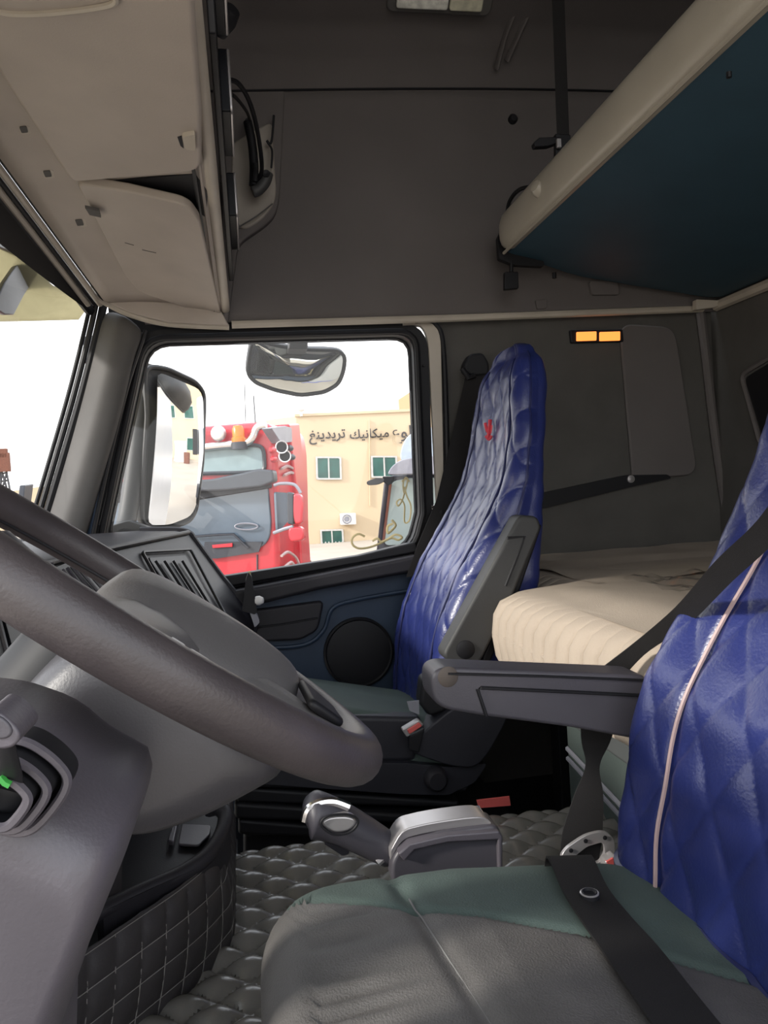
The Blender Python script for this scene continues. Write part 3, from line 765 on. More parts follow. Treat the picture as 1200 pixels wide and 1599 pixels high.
obj('buckle_stalk', G().prism(PX([(640, 1150), (664, 1138), (655, 1176), (640, 1172)], y=1.575), (0, .014, 0)), M_rubber, bk, bevel=.003)
obj('cushion_tag', G().prism(PX([(636, 1096), (655, 1094), (655, 1116), (640, 1110)], y=1.61), (0, .004, 0)), M_greyt, ps)
redtag = tag(obj('red_label', G().prism(PX([(745, 1250), (796, 1244), (798, 1258), (748, 1262)], y=1.36), (0, .004, 0)), M_redbtn), 'small red label strip on the floor behind the passenger seat', 'label')

# passenger belt
pb = thing('passenger_belt', W(745, 570, y=2.22), 'black passenger seat belt hanging beside the door pillar', 'seat belt')
obj('anchor', G().prism(roundpoly(PX([(726, 568), (735, 552), (755, 550), (765, 566), (765, 585), (740, 588), (726, 580)], y=2.20), .012), (0, .05, 0)), M_rubber, pb, bevel=.008)
obj('anchor_eye', G().tube(PX([(722, 575), (732, 590), (742, 586)], y=2.19), .008, 8), M_rubber, pb)
obj('webbing', G().ribbon([W(746, 585, y=2.205), W(722, 690, y=2.20), W(700, 780, y=2.19), W(668, 850, y=2.18), W(648, 900, y=2.17)], [V((.072, 0, 0)), V((.072, 0, .0)), V((.070, 0, .0)), V((.06, 0, 0)), V((.05, 0, 0))], .0012), M_strap, pb)
obj('stop_button', G().lathe([(.006, 0), (.006, -.005), (0, -.006)], W(690, 800, y=2.187), (0, 1, 0), 10), M_rubber, pb)

# ================================================================== DRIVER SEAT
dseat = thing('driver_chair', (.2, .62, 0), 'driver seat in the foreground with worn grey cushion and blue quilted cover', 'seat')
dtab = [(.452, .403, .58, .258), (.49, .410, .61, .258), (.587, .425, .63, .257), (.672, .452, .645, .255), (.732, .490, .655, .252), (.838, .562, .69, .245), (.909, .590, .71, .234), (.974, .606, .725, .222), (1.07, .628, .74, .20), (1.17, .645, .745, .165), (1.22, .67, .74, .12)]
dcov, drg, dprof, dzs = backrest(dtab, .62, dseat, M_blue, M_pink, .60, cell=.080, light_pipe=True, amp=.0065)
seamx = lambda y: lerp(.137, .158, (.77-y)/.19)
def dfn(p):
    x, y, z = p
    if z > .40:
        d = x - seamx(y) ; z -= .006*math.exp(-(d/.010)**2)
        fr = math.exp(-((x-.06)/.05)**2)
        z += .0030*math.sin(y*190+6*x+2*math.sin(y*40))*fr*max(0, min(1, (.80-y)/.05))
        z += .004*noise.noise(V((x*9, y*9, 1)))
        z += .010*max(0, min(1, (.13-x)/.1))*0
        # bolster line on the far side
        by = lerp(.812, .665, (x-.03)/.285); z -= .004*math.exp(-((y-by)/.006)**2)
        z -= .13*max(0, x-.20)
    return V((x, y, z))
dcr = cushion(-.02, .47, .37, .872, .33, .488, .07, .05, .010, nr=320, fn=dfn, rings_in=60)
gall = G().loft(dcr)
gA, gB = G(), G(); gA.v = gB.v = gall.v
for f in gall.f:
    c = sum((gall.v[i] for i in f), V())/len(f)
    by = lerp(.812, .665, (c.x-.03)/.285)
    (gB if (c.y > by and c.x > .0) else gA).f.append(f)
def compact(g):
    mp = {}; q = G()
    for f in g.f:
        nf = []
        for i in f:
            if i not in mp: mp[i] = len(q.v); q.v.append(g.v[i])
            nf.append(mp[i])
        q.f.append(tuple(nf))
    return q
dcu = obj('cushion', compact(gA), M_seat, dseat, sharp=70)
dcu['label'] = 'worn grey cloth seat cushion'
sb_ = obj('side_bolster', compact(gB), M_green, dseat, sharp=70); sb_['label'] = 'dark green cushion edge'
obj('cushion_seam', G().tube([dfn(V((seamx(y)+.002, y, .494))) + V((0, 0, .002)) for y in [.78-.02*i for i in range(16)]], .0011, 5), mat('seam_thread', (.17, .165, .16), .8), dcu)
slab('seat_base', [(900, 1400), (1300, 1500), (1300, 2200), (500, 2200), (480, 1700)], .82, -.40, M_seatpl, dseat, .02)
# armrest
am = slab('armrest', [(690, 1042), (995, 1054), (1012, 1056), (1000, 1156), (890, 1136), (752, 1118), (694, 1108), (676, 1094), (674, 1054)], .915, .06, M_armr, dseat, .010, .012, 4)
obj('panel_line', G().tube(PX([(760, 1118), (746, 1076), (752, 1074), (1008, 1086)], y=.914), .0022, 6), M_rubber, am)
obj('armrest_cap', G().tube(PX([(700, 1052), (850, 1056), (1005, 1062)], y=.914), .0016, 6), M_rubber, am)
obj('worn_patch', G().lathe([(.013, 0), (.011, -.0012), (0, -.0014)], W(700, 1057, y=.915), (0, 1, 0), 20), mat('worn_brown', (.075, .06, .05), .7), am)
# strap lying over the driver cushion
def onc(u, v, dz=.004):
    p = W(u, v, z=.492); p = W(u, v, z=.497-.13*max(0, p.x-.20)); return V((p.x, p.y, p.z+dz))
s1 = [onc(*p) for p in [(856, 1346), (880, 1400), (908, 1445), (945, 1500), (985, 1560), (1040, 1640), (1100, 1720)]]
s2 = [onc(*p) for p in [(925, 1344), (950, 1395), (985, 1440), (1030, 1490), (1085, 1560), (1150, 1640), (1220, 1720)]]
edge0 = V((0, .02, -.05))
s1 = smoothpath([s1[0]+V((0, .012, -.02))] + s1, 5); s2 = smoothpath([s2[0]+V((0, .012, -.02))] + s2, 5)
cs = thing('cushion_strap', s1[4], 'wide black strap with round snap lying across the driver cushion', 'strap')
gst = G().loft([[a, b, b+V((0, 0, .003)), a+V((0, 0, .003))] for a, b in zip(s1, s2)])
obj('webbing', gst, M_strap, cs)
obj('snap', G().lathe([(.010, 0), (.010, .004), (.007, .006), (.005, .004), (0, .004)], onc(922, 1411, .007), (0, 0, 1), 20), M_rubber, cs)
obj('snap_ring', G().tube([onc(922, 1411, .011) + V((math.cos(a)*.0085, math.sin(a)*.0085, 0)) for a in [2*PI*k/20 for k in range(20)]], .0014, 6, closed=True), M_silver, cs)

# driver belt
db = thing('driver_belt', W(920, 1320, y=.97), 'black driver seat belt crossing the blue cover and passing behind the armrest', 'seat belt')
bpts = [(1560, 420, .27), (1290, 700, .42), (1200, 826, .55), (1130, 893, .67), (1065, 962, .85), (1000, 1012, .955), (948, 1060, .985)]
bw = [48, 42, 36, 34, 28, 20, 30, 60]
pa, wa = [], []
for (u, v, y), ww_ in zip(bpts, bw):
    p = W(u, v, y=y); q1 = W(u-.35*ww_, v-.5*ww_, y=y); q2 = W(u+.35*ww_, v+.5*ww_, y=y); pa.append(p); wa.append(q2-q1)
pa = smoothpath(pa, 6); wa = smoothpath(wa, 6)
obj('shoulder_webbing', G().ribbon(pa, wa, .001), M_strap, db)
low = [(945, 1060, 74, .99), (932, 1150, 48, .985), (926, 1195, 22, .98), (920, 1240, 44, .975), (910, 1300, 62, .97), (905, 1345, 60, .965)]
pa = smoothpath([W(u, v, y=y) for u, v, ww_, y in low], 6); wa = smoothpath([W(u+ww_/2, v, y=y)-W(u-ww_/2, v, y=y+.004) for u, v, ww_, y in low], 6)
obj('lower_webbing', G().ribbon(pa, wa, .001), M_strap, db)
tg = roundpoly(PX([(874, 1342), (884, 1325), (915, 1304), (944, 1297), (960, 1308), (962, 1335), (950, 1356), (925, 1362)], y=.955), .01, 4)
tgi = roundpoly(PX([(895, 1340), (918, 1322), (942, 1315), (946, 1332), (936, 1348)], y=.955), .005, 4)
obj('tongue', ring_between(tg, tgi, (0, .006, 0), 60), M_silver, db, bevel=.0015)
for u, v in ((892, 1328), (915, 1313), (945, 1308)):
    obj('rivet', G().lathe([(.003, 0), (.003, -.001), (0, -.0015)], W(u, v, y=.954), (0, 1, 0), 8), M_rubber, db)
bb2 = obj('buckle', G().prism(roundpoly(PX([(946, 1345), (962, 1335), (972, 1350), (960, 1366), (946, 1364)], y=.935), .003), (0, .016, 0)), M_silver, db, bevel=.002)
obj('red_button', G().prism(PX([(948, 1346), (958, 1340), (962, 1348), (952, 1354)], y=.933), (0, .006, 0)), M_redbtn, bb2)

# ================================================================== GEAR SELECTOR
gs = thing('gear_selector', W(700, 1330, y=1.0), 'grey gear selector with chrome top beside the driver cushion', 'gear lever')
slab('selector_body', [(612, 1346), (628, 1320), (690, 1300), (775, 1288), (784, 1300), (784, 1380), (612, 1380)], .96, .05, M_armr, gs, .008, .008, 4)
slab('selector_shell', [(622, 1334), (640, 1318), (700, 1304), (780, 1298), (786, 1306), (786, 1372), (780, 1372), (778, 1312), (700, 1316), (648, 1328), (632, 1346)], .952, .06, M_panel, gs, .004)
top = [W(u, v, y=.965) for u, v in [(610, 1330), (628, 1300), (652, 1290), (700, 1281), (750, 1276), (768, 1284)]]
obj('chrome_top', G().loft([[p, p+V((0, .042, .0)), p+V((0, .039, -.012)), p+V((0, .003, -.014))] for p in smoothpath(top, 4)]), M_silver, gs, bevel=.003)
obj('gate_recess', G().prism(roundpoly(PX([(624, 1306), (652, 1300), (664, 1296), (650, 1292), (630, 1298)], y=.975), .004), (0, .03, .002)), M_rubber, gs)
bt = [W(u, v, y=.985) + V((0, 0, .004)) for u, v in [(730, 1283), (757, 1279)]]
obj('button', G().prism([bt[0], bt[1], bt[1]+V((.002, .028, 0)), bt[0]+V((.002, .028, 0))], (0, 0, .004)), M_chrome, gs, bevel=.0015)
# the grip: tapered bar with rounded head
gp = [W(612, 1330, y=1.0), W(592, 1318, y=1.0), W(560, 1300, y=1.0), W(528, 1284, y=1.0), W(500, 1274, y=1.0), W(484, 1272, y=1.0), W(474, 1274, y=1.0)]
gp = smoothpath(gp, 4)
gr_ = [lerp(.021, .031, min(1, k/18)) if k < 19 else lerp(.031, .006, ((k-18)/6)**1.6) for k in range(len(gp))]
obj('grip', G().tube(gp, gr_, 16), M_armr, gs)
obj('grip_cap', G().tube(smoothpath(PX([(476, 1282), (482, 1264), (500, 1254), (522, 1252), (545, 1260)], y=.985), 5), .006, 8), M_chrome, gs)
obj('side_button', G().prism(roundpoly(PX([(500, 1286), (512, 1276), (545, 1274), (560, 1282), (548, 1298), (520, 1302)], y=.966), .012), (0, .02, 0)), M_silver, gs, bevel=.005)
obj('side_button_rim', G().tube(roundpoly(PX([(498, 1287), (511, 1273), (547, 1271), (563, 1282), (549, 1301), (520, 1305)], y=.965), .012), .0018, 6, closed=True), M_rubber, gs)
obj('trigger', G().prism(roundpoly(PX([(506, 1318), (512, 1314), (545, 1326), (546, 1334), (535, 1337)], y=.99), .003), (0, .02, 0)), M_dash, gs, bevel=.003)
obj('collar', G().tube(PX([(624, 1318), (606, 1332), (590, 1346)], y=.985), .006, 8), M_silver, gs)

# ================================================================== STEERING WHEEL
WC = V((-.105, .661, .838)); WR = .228; wa_ = .656; wb_ = -.120
E1 = V((math.cos(wa_), 0, -math.sin(wa_))); E2 = V((0, math.cos(wb_), math.sin(wb_))); E2 = (E2 - E1*E2.dot(E1)).normalized()
E3 = E1.cross(E2)
if E3.z < 0: E3 = -E3
def wp(a, b, c): return WC + E1*a + E2*b + E3*c
sw_ = thing('steering_wheel', WC, 'large dark leather steering wheel in the left foreground', 'steering wheel')
npts = 160
rim = []
rr = []
for k in range(npts):
    t = 2*PI*k/npts; rim.append(wp(WR*math.cos(t), WR*math.sin(t), 0)); rr.append(.0185 + .0012*math.cos(t*24)*(1 if k % 2 else .6)*.3)
obj('rim', G().tube(rim, .0190, 20, closed=True), M_leather, sw_)
obj('rim_stitch', G().tube([wp((WR-.0165)*math.cos(2*PI*k/npts), (WR-.0165)*math.sin(2*PI*k/npts), -.011) for k in range(npts)], .0016, 5, closed=True), M_rubber, sw_)
# hub pad
pad = roundpoly([wp(-.025, -.055, .0), wp(-.025, .095, .0), wp(.10, .10, .0), wp(.165, .06, 0), wp(.165, -.045, 0), wp(.10, -.06, 0)], .045, 6)
pc_ = sum(pad, V())/len(pad)
prs = []
for s, h in ((.8, -.06), (.97, -.045), (1.02, -.01), (1.0, .012), (.93, .024), (.80, .030), (.5, .034), (.1, .035)):
    prs.append([q - E3*(max(0, .015-(q-WC).dot(E2))*.38*(1 if h > -.02 else 0)) for q in [pc_ + (p-pc_)*s + E3*h for p in pad]])
hub = obj('hub_pad', G().loft(prs), M_hub, sw_, subs=1)
def spoke(a0, b0, a1, b1, w0, w1, name='spoke', h0=-.004):
    d = V((a1-a0, b1-b0)); pr = V((-d.y, d.x)).normalized(); rings = []
    for k in range(9):
        t = k/8; a, b = lerp(a0, a1, t), lerp(b0, b1, t); wv = lerp(w0, w1, t) - .010*math.sin(t*PI); th = lerp(.016, .012, t); h = lerp(h0, 0, t)
        r = []
        for j in range(12):
            q = 2*PI*j/12; r.append(wp(a+pr.x*wv*math.cos(q), b+pr.y*wv*math.cos(q), h+th*math.sin(q)))
        rings.append(r)
    return obj(name, G().loft(rings), M_hub, sw_)
spoke(.03, .08, .0, WR-.012, .045, .035); spoke(.03, -.04, .0, -WR+.012, .045, .035)
spoke(.13, .05, .205, .075, .05, .04); spoke(.13, -.03, .205, -.065, .05, .04)
def hubpt(u, v, h): return W(u, v, p=WC+E3*h, n=E3)
bt1 = obj('button_pod', G().prism(roundpoly([wp(.195, -.065, .010), wp(.160, -.075, .012), wp(.158, .01, .016), wp(.198, .0, .010)], .01), E3*.008), M_rubber, sw_, bevel=.004)
for bb0, bb1 in ((-.092, -.134), (.115, .160)):
    sx = roundpoly([wp(.01, bb0, -.004), wp(.085, bb0, -.004), wp(.085, bb1, -.008), wp(.01, bb1, -.008)], .014)
    bpnl = obj('button_panel', G().prism(sx, E3*.008), M_rubber, sw_, bevel=.003)
    for k in range(3):
        obj('key', G().prism(roundpoly([wp(.017+.021*k, lerp(bb0, bb1, .15), .004), wp(.035+.021*k, lerp(bb0, bb1, .15), .004), wp(.035+.021*k, lerp(bb0, bb1, .8), .001), wp(.017+.021*k, lerp(bb0, bb1, .8), .001)], .004), E3*.003), mat('key_grey', (.16, .155, .16), .35), bpnl, bevel=.001)

# column shroud
sc_ = thing('shroud', WC + V((-.05, 0, -.12)), 'grey steering column shroud below the steering wheel', 'shroud')
sh_px = [(205, 945), (150, 965), (100, 1010), (58, 1055), (36, 1090), (34, 1125), (60, 1185), (110, 1222), (200, 1246), (250, 1250), (330, 1225), (400, 1190), (470, 1150), (420, 1080)]
def shroud_ring(y, s, dz=0):
    pts = PX(sh_px, y=.66); c = sum(pts, V())/len(pts)
    return [V((c.x + (p.x-c.x)*s, y, c.z + dz + (p.z-c.z)*s)) for p in resample(roundpoly(pts, .025, 5), 80)]
obj('shell', G().loft([shroud_ring(.56, .55), shroud_ring(.565, .8), shroud_ring(.58, .92), shroud_ring(.61, .985), shroud_ring(.66, 1.0), shroud_ring(.71, .985), shroud_ring(.75, .92), shroud_ring(.765, .8), shroud_ring(.77, .5)]), M_shroud, sc_, sharp=60)
obj('screw_cap', G().lathe([(.008, .002), (.008, -.003), (0, -.003)], W(290, 1158, y=.575), (0, 1, 0), 14), M_rubber, sc_)
obj('column_tube', G().tube([wp(.0, 0, -.02), wp(-.02, 0, -.22), wp(-.02, 0, -.42)], .05, 20), M_rubber, sc_)
obj('stalk_boss', G().lathe([(.03, .0), (.035, .03), (.02, .05), (0, .05)], wp(-.09, .05, -.04), -E1, 20), M_shroud, sc_)

# ================================================================== DASHBOARD
da = thing('dashboard', (-.4, 1.2, .5), 'black dashboard with air vents running under the windscreen', 'dashboard')
def dsec(y):
    # x shift: the face sweeps back towards the passenger door
    t = max(0, min(1, (2.18-y)/1.4)); sx = -.20*math.sin(t*PI/2)
    return [V((x+sx, y, z)) for x, z in [(-.78, .30), (-.80, .80), (-.50, .845), (-.30, .845), (-.20, .838), (-.168, .826), (-.155, .805), (-.09, .70), (-.012, .585), (-.008, .55), (-.03, .50), (-.06, .42), (-.20, .36), (-.25, .30)]]
dring = [dsec(y) for y in [2.185, 2.17, 2.0, 1.8, 1.6, 1.4, 1.2, 1.0, .9]]
c = sum(dring[0], V())/14; dring = [[c+(p-c)*.985 + V((0, .006, 0)) for p in dring[0]]] + dring
obj('dash_body', G().loft(dring), M_dash, da, bevel=.012, seg=3)
def facept(u, v, off=.0):
    # lie on the slanted rear face
    best = None
    for y in [.95+.01*i for i in range(124)]:
        s = dsec(y); a, b = s[6], s[8]; n = V((b.z-a.z, 0, -(b.x-a.x))).normalized()
        if n.x < 0: n = -n
        p = W(u, v, y=y); e = abs((p-a).dot(n) - off)
        if best is None or e < best[0]: best = (e, p)
    return best[1]
def facepoly(name, px, off, mt, parent, th=.006, r=0, bv=0):
    pts = [facept(u, v, off) for u, v in px]
    if r: pts = roundpoly(pts, r, 4)
    return obj(name, G().prism(pts, (-th*.8, 0, -th*.6)), mt, parent, bevel=bv)
vf = facepoly('passenger_vent', [(232, 870), (290, 866), (345, 965), (300, 985)], .004, M_dash2, da, .006, .01, .002)
for k in range(4):
    t = k/3
    a = facept(lerp(243, 285, t), 876, .010); b = facept(lerp(300, 338, t), 962, .010)
    obj('vent_slat', G().tube([a, b], .0035, 6), M_black, vf)
obj('vent_frame', G().tube(roundpoly([facept(u, v, .006) for u, v in [(222, 862), (298, 858), (360, 975), (300, 1000)]], .012), .004, 6, closed=True), M_black, da)
cv = facepoly('centre_vent', [(85, 885), (128, 868), (190, 945), (150, 960)], .004, M_dash2, da, .006, .008, .002)
for k in range(6):
    t = k/5; a = facept(lerp(92, 124, t), lerp(892, 878, t), .010); b = facept(lerp(130, 175, t), lerp(952, 936, t), .010)
    obj('vent_slat', G().tube([a, b], .003, 6), M_armr, cv)
obj('vent_frame', G().tube(roundpoly([facept(u, v, .006) for u, v in [(78, 880), (132, 862), (200, 948), (150, 968)]], .012), .0035, 6, closed=True), M_armr, da)
hz = facepoly('hazard_button', [(172, 910), (182, 908), (196, 922), (188, 926)], .012, M_redbtn, da, .004, 0, .001)
facepoly('switch_bank', [(160, 900), (205, 892), (240, 940), (200, 950)], .004, M_dash2, da, .006, 0, .001)
scn = facepoly('display', [(5, 960), (75, 960), (125, 1035), (30, 1050)], .004, M_dash2, da, .006, .01, .001)
obj('display_frame', G().tube(roundpoly([facept(u, v, .006) for u, v in [(-5, 955), (75, 953), (132, 1040), (20, 1060)]], .012), .0035, 6, closed=True), M_armr, da)
obj('top_lip', G().tube([dsec(y)[5] + V((.001, 0, .006)) for y in [2.17-.05*i for i in range(25)]], .006, 8), M_dash, da)
obj('door_lip', G().tube(smoothpath([V((p.x, 2.19, p.z)) for p in dsec(2.18)[3:11]], 4), .010, 8), M_dash, da)
jb = thing('dash_bracket', W(388, 940, y=2.12), 'black upright bracket with pale knob at the dashboard corner by the door', 'bracket')
obj('upright', G().prism(roundpoly(PX([(378, 954), (384, 906), (388, 894), (393, 900), (402, 955), (398, 960)], y=2.10), .004), (0, .03, 0)), M_rubber, jb, bevel=.003)
obj('knob', G().lathe([(.012, 0), (.013, .01), (.008, .02), (0, .022)], W(400, 938, y=2.11), (1, -.3, 0), 14), M_white, jb)
obj('foot', G().prism(roundpoly(PX([(390, 956), (402, 960), (406, 972), (398, 980)], y=2.10), .004), (0, .03, 0)), M_greyt, jb, bevel=.003)
obj('tip', G().lathe([(.004, 0), (.004, .008), (0, .010)], W(390, 897, y=2.112), (0, 0, 1), 10), M_gold, jb)

# ------------------------------------------------------------------ knee panel with parking brake
kp = thing('knee_panel', W(100, 1400, y=.42), 'grey moulded knee panel at the lower left corner', 'panel')
kpx = [(-160, 1110), (-40, 1118), (60, 1150), (120, 1205), (180, 1236), (212, 1252), (206, 1310), (165, 1410), (120, 1520), (60, 1700), (20, 3200), (-160, 3200)]
def kring(y, s, sh=0):
    pts = PX(kpx, y=.42); c = W(0, 1500, y=.42)
    return [V((c.x + (p.x-c.x)*s + sh, y, c.z + (p.z-c.z)*s)) for p in resample(roundpoly(pts, [0, 0, .02, .02, .02, .015, .02, 0, 0, 0, 0, 0], 5), 160)]
obj('panel_body', G().loft([kring(.372, .70), kring(.376, .82), kring(.386, .91), kring(.402, .97), kring(.425, 1), kring(.50, 1.0), kring(.52, .95)]), M_panel, kp, sharp=70)
pbk = thing('parking_brake', W(15, 1225, y=.37), 'parking brake lever with stepped rubber boot on the grey knee panel', 'lever')
boot = [(44, 1150), (80, 1172), (106, 1198), (112, 1216), (100, 1242), (66, 1284), (42, 1296), (4, 1292), (-40, 1268), (-60, 1230), (-40, 1180), (0, 1148)]
bc0 = W(16, 1224, y=.368)
def bring(s, y, r=.012):
    pts = PX(boot, y=.368); return [V((bc0.x+(p.x-bc0.x)*s, y, bc0.z+(p.z-bc0.z)*s)) for p in resample(roundpoly(pts, r, 5), 72)]
br_rings = [bring(1.0, .385), bring(1.0, .366), bring(.96, .362), bring(.91, .364), bring(.88, .374), bring(.80, .372), bring(.77, .356), bring(.70, .354), bring(.67, .366), bring(.58, .364), bring(.55, .348), bring(.48, .346), bring(.45, .358), bring(.36, .356)]
obj('boot', G().loft(br_rings), M_rubber, pbk, sharp=50)
for s, y in ((.985, .3635), (.735, .354), (.515, .346)):
    obj('boot_ring', G().tube(bring(s, y), .0022, 6, closed=True), M_panel, pbk)
lev_ = [(18, 1236, 22, .355), (15, 1200, 20, .335), (8, 1165, 19, .318), (2, 1145, 18, .312)]
rings = []
for u, v, r, y in lev_:
    rings.append(roundpoly([W(u-r, v-6, y=y), W(u+r, v+6, y=y), W(u+r, v+6, y=y+.02), W(u-r, v-6, y=y+.02)], .004, 3))
obj('lever', G().loft(rings), M_rubber, pbk)
hdp = roundpoly(PX([(-26, 1108), (2, 1112), (30, 1140), (32, 1156), (14, 1172), (-26, 1168)], y=.300), .006)
obj('knob', G().prism(hdp, (0, .026, 0)), M_panel, pbk, bevel=.005)
obj('knob_inset', G().prism(roundpoly(PX([(-22, 1116), (2, 1118), (22, 1140), (12, 1156), (-22, 1154)], y=.299), .005), (0, .004, 0)), M_armr, pbk, bevel=.001)
obj('green_mark', G().tube(PX([(0, 1213), (8, 1222), (16, 1226)], y=.343), .0018, 6), M_teallever, pbk)

# ------------------------------------------------------------------ console tray and quilted cover
A0, A1, A2, A3 = V((-.33, .73, 0)), V((-.088, 1.035, 0)), V((-.066, 1.11, 0)), V((-.07, 1.42, 0))
plan = smoothpath([A0, A0.lerp(A1, .33), A0.lerp(A1, .66), A0.lerp(A1, .9), V((-.077, 1.065, 0)), A2, A2.lerp(A3, .5), A3], 24)
L = [0]
for a, b in zip(plan, plan[1:]): L.append(L[-1]+(b-a).length)
qc = thing('storage_console', (-.2, 1.15, .3), 'dark console with open storage tray over a black quilted cover', 'console')
rows = []
NV = 60
for j in range(NV+1):
    t = j/NV; z = lerp(.285, .425, t); r = []
    for i, p in enumerate(plan):
        a, b = plan[max(0, i-1)], plan[min(len(plan)-1, i+1)]; tt = (b-a).normalized(); n = V((tt.y, -tt.x, 0))
        q = quilt((L[i])/.040 - (z-.285)*8, (z-.285)/.034, .0045, .5)
        r.append(V((p.x, p.y, z)) + n*(q + .014*math.sin(t*PI)*.6 - .012*t))
    rows.append(r)
qcov = obj('quilted_cover', G().loft(rows, cap=False, closed=False), M_quilt, qc, solid=.002)
# stitches: pale crossings
for k in range(1, 5):
    z = .285 + .034*k; pts = []
    for i, p in enumerate(plan[::2]):
        a, b = plan[max(0, 2*i-1)], plan[min(len(plan)-1, 2*i+1)]; tt = (b-a).normalized(); n = V((tt.y, -tt.x, 0)); t = (z-.285)/.14
        pts.append(V((p.x, p.y, z)) + n*(.014*math.sin(t*PI)*.6 - .012*t + .0024))
    obj('stitch_row', G().tube(pts, .0006, 4), M_stitch, qcov)
def planpt(l):
    for i in range(len(L)-1):
        if L[i] <= l <= L[i+1]:
            a, b = plan[i], plan[i+1]; tt = (b-a).normalized(); return a.lerp(b, (l-L[i])/max(1e-9, L[i+1]-L[i])), V((tt.y, -tt.x, 0))
    return None
for k in range(-2, 20):
    pts = []
    for j in range(15):
        t = j/14; z = lerp(.285, .42, t); r = planpt(.04*(k + 8*(z-.285)))
        if r: pts.append(V((r[0].x, r[0].y, z)) + r[1]*(.014*math.sin(t*PI)*.6 - .012*t + .0022))
    if len(pts) > 3: obj('stitch_column', G().tube(pts, .0007, 4), M_stitch, qcov)
obj('cover_foot', G().tube([V((p.x+.003, p.y-.002, .292)) for p in plan[::3]], .007, 6), M_rubber, qc)
# tray
tray_px = [(150, 1425), (215, 1392), (290, 1352), (345, 1316), (366, 1282)]
rimf = smoothpath([W(140, 1432, z=.43), W(215, 1395, z=.43), W(280, 1366, z=.43), W(322, 1338, z=.435), W(345, 1304, z=.445), W(352, 1276, z=.455), W(342, 1262, z=.462), W(326, 1264, z=.455)], 6)
obj('tray_rim', G().tube(rimf, [.011]*len(rimf), 10), M_dash, qc)
tl = [W(120, 1432, z=.405), W(215, 1395, z=.405), W(290, 1356, z=.405), W(335, 1314, z=.405), W(348, 1280, z=.41), W(322, 1252, z=.41), W(230, 1255, z=.41), W(120, 1330, z=.405)]
obj('tray_floor', G().prism(tl, (0, 0, -.01)), M_dash, qc, bevel=.004)
wallp = [W(150, 1425, z=.43), W(290, 1360, z=.43), W(335, 1320, z=.435), W(349, 1282, z=.45)]
obj('tray_wall', G().loft([[p+V((0, 0, .004)), p+V((.010, -.008, .004)), p+V((.008, -.006, -.05)), p+V((0, 0, -.05))] for p in wallp]), M_dash, qc)
obj('tray_divider', G().prism(PX([(262, 1320), (274, 1282), (280, 1282), (272, 1322)], z=.412), (0, 0, .008)), M_panel, qc, bevel=.002)
obj('tray_sunlit_patch', G().prism(roundpoly(PX([(278, 1322), (284, 1290), (330, 1292), (328, 1306), (310, 1324)], z=.411), .006), (0, 0, .004)), M_panel, qc, bevel=.002)  # paler grey plate paints the sunlit part of the tray floor
bk_ = PX([(272, 1262), (330, 1262), (332, 1286), (276, 1288)], y=1.30)
obj('tray_back', G().prism(bk_, (0, .03, 0)), M_rubber, qc, bevel=.004)
obj('cup_edge', G().prism(PX([(270, 1252), (330, 1258), (334, 1266), (250, 1266)], y=1.33), (0, .04, 0)), M_shroud, qc, bevel=.004)
obj('console_side', G().prism([W(115, 1440, z=.43), W(195, 1395, z=.43), W(195, 1300, z=.47), W(205, 1255, z=.49), W(150, 1260, z=.52)], (-.1, .03, 0)), M_dash, qc, bevel=.006)
obj('console_core', G().prism([V((-.36, .78, .29)), V((-.10, 1.09, .29)), V((-.08, 1.16, .29)), V((-.09, 1.42, .29)), V((-.5, 1.42, .29)), V((-.5, .78, .29))], (0, 0, .10)), M_rubber, qc)
obj('dash_lower', G().box((-.40, 1.35, .44), (.30, 1.5, .26)), M_rubber, da, bevel=.02)

# ================================================================== OUTSIDE
GZ = -1.42
struct(obj('ground', G().box((0, 40, GZ-.05), (220, 200, .1)), M_ground))
# own cab outer skin, seen in the mirror
ox = struct(obj('wall_outer', G().prism(roundpoly([V((.62, 2.31, -.7)), V((1.75, 2.31, -.7)), V((1.75, 2.31, 1.75)), V((.62, 2.31, 1.75))], .03), (0, .04, 0)), M_cabwhite, bevel=.012))
obj('blue_stripe', G().prism([V((.62, 2.352, -.66)), V((1.74, 2.352, -.66)), V((1.74, 2.352, -.40)), V((.62, 2.352, -.1))], (0, .004, 0)), M_cabblue, ox)
# wing mirror
wm = thing('wing_mirror', W(230, 800, y=2.55), 'tall grey wing mirror outside the passenger window', 'mirror')
mn = V((.702, -.708, -.072)).normalized(); mc = W(270, 690, y=2.62)
def MP(u, v, off=0): return W(u, v, p=mc+mn*off, n=mn)
hpx = [(226, 580), (236, 572), (262, 576), (305, 596), (318, 612), (319, 630), (316, 720), (306, 798), (296, 814), (270, 823), (238, 824), (222, 815), (224, 740), (230, 650)]
gpx = [(243, 584), (250, 583), (308, 608), (313, 622), (312, 700), (302, 790), (294, 806), (262, 819), (232, 820), (228, 810), (232, 740), (239, 650)]
hpts = roundpoly([MP(*p) for p in hpx], .02, 5)
hc = sum(hpts, V())/len(hpts)
hr = resample(hpts, 80)
obj('housing', G().loft([hr, [p-mn*.03 for p in hr], [hc+(p-hc)*.92-mn*.07 for p in hr], [hc+(p-hc)*.7-mn*.10 for p in hr], [hc+(p-hc)*.3-mn*.115 for p in hr]]), M_mirrorhouse, wm, sharp=60)
gp0 = resample(roundpoly([MP(*p, .002) for p in gpx], .02, 5), 80); gc0 = sum(gp0, V())/80
gpr = []
for s in (1, .92, .84, .76, .68, .6, .5, .4, .3, .2, .1, .02):
    gpr.append([gc0+(p-gc0)*s + mn*(.012 - ((p-gc0)*s).length_squared/(2*2.2) + .012) for p in gp0])
obj('mirror_pane', G().loft(gpr), M_mirror, wm)
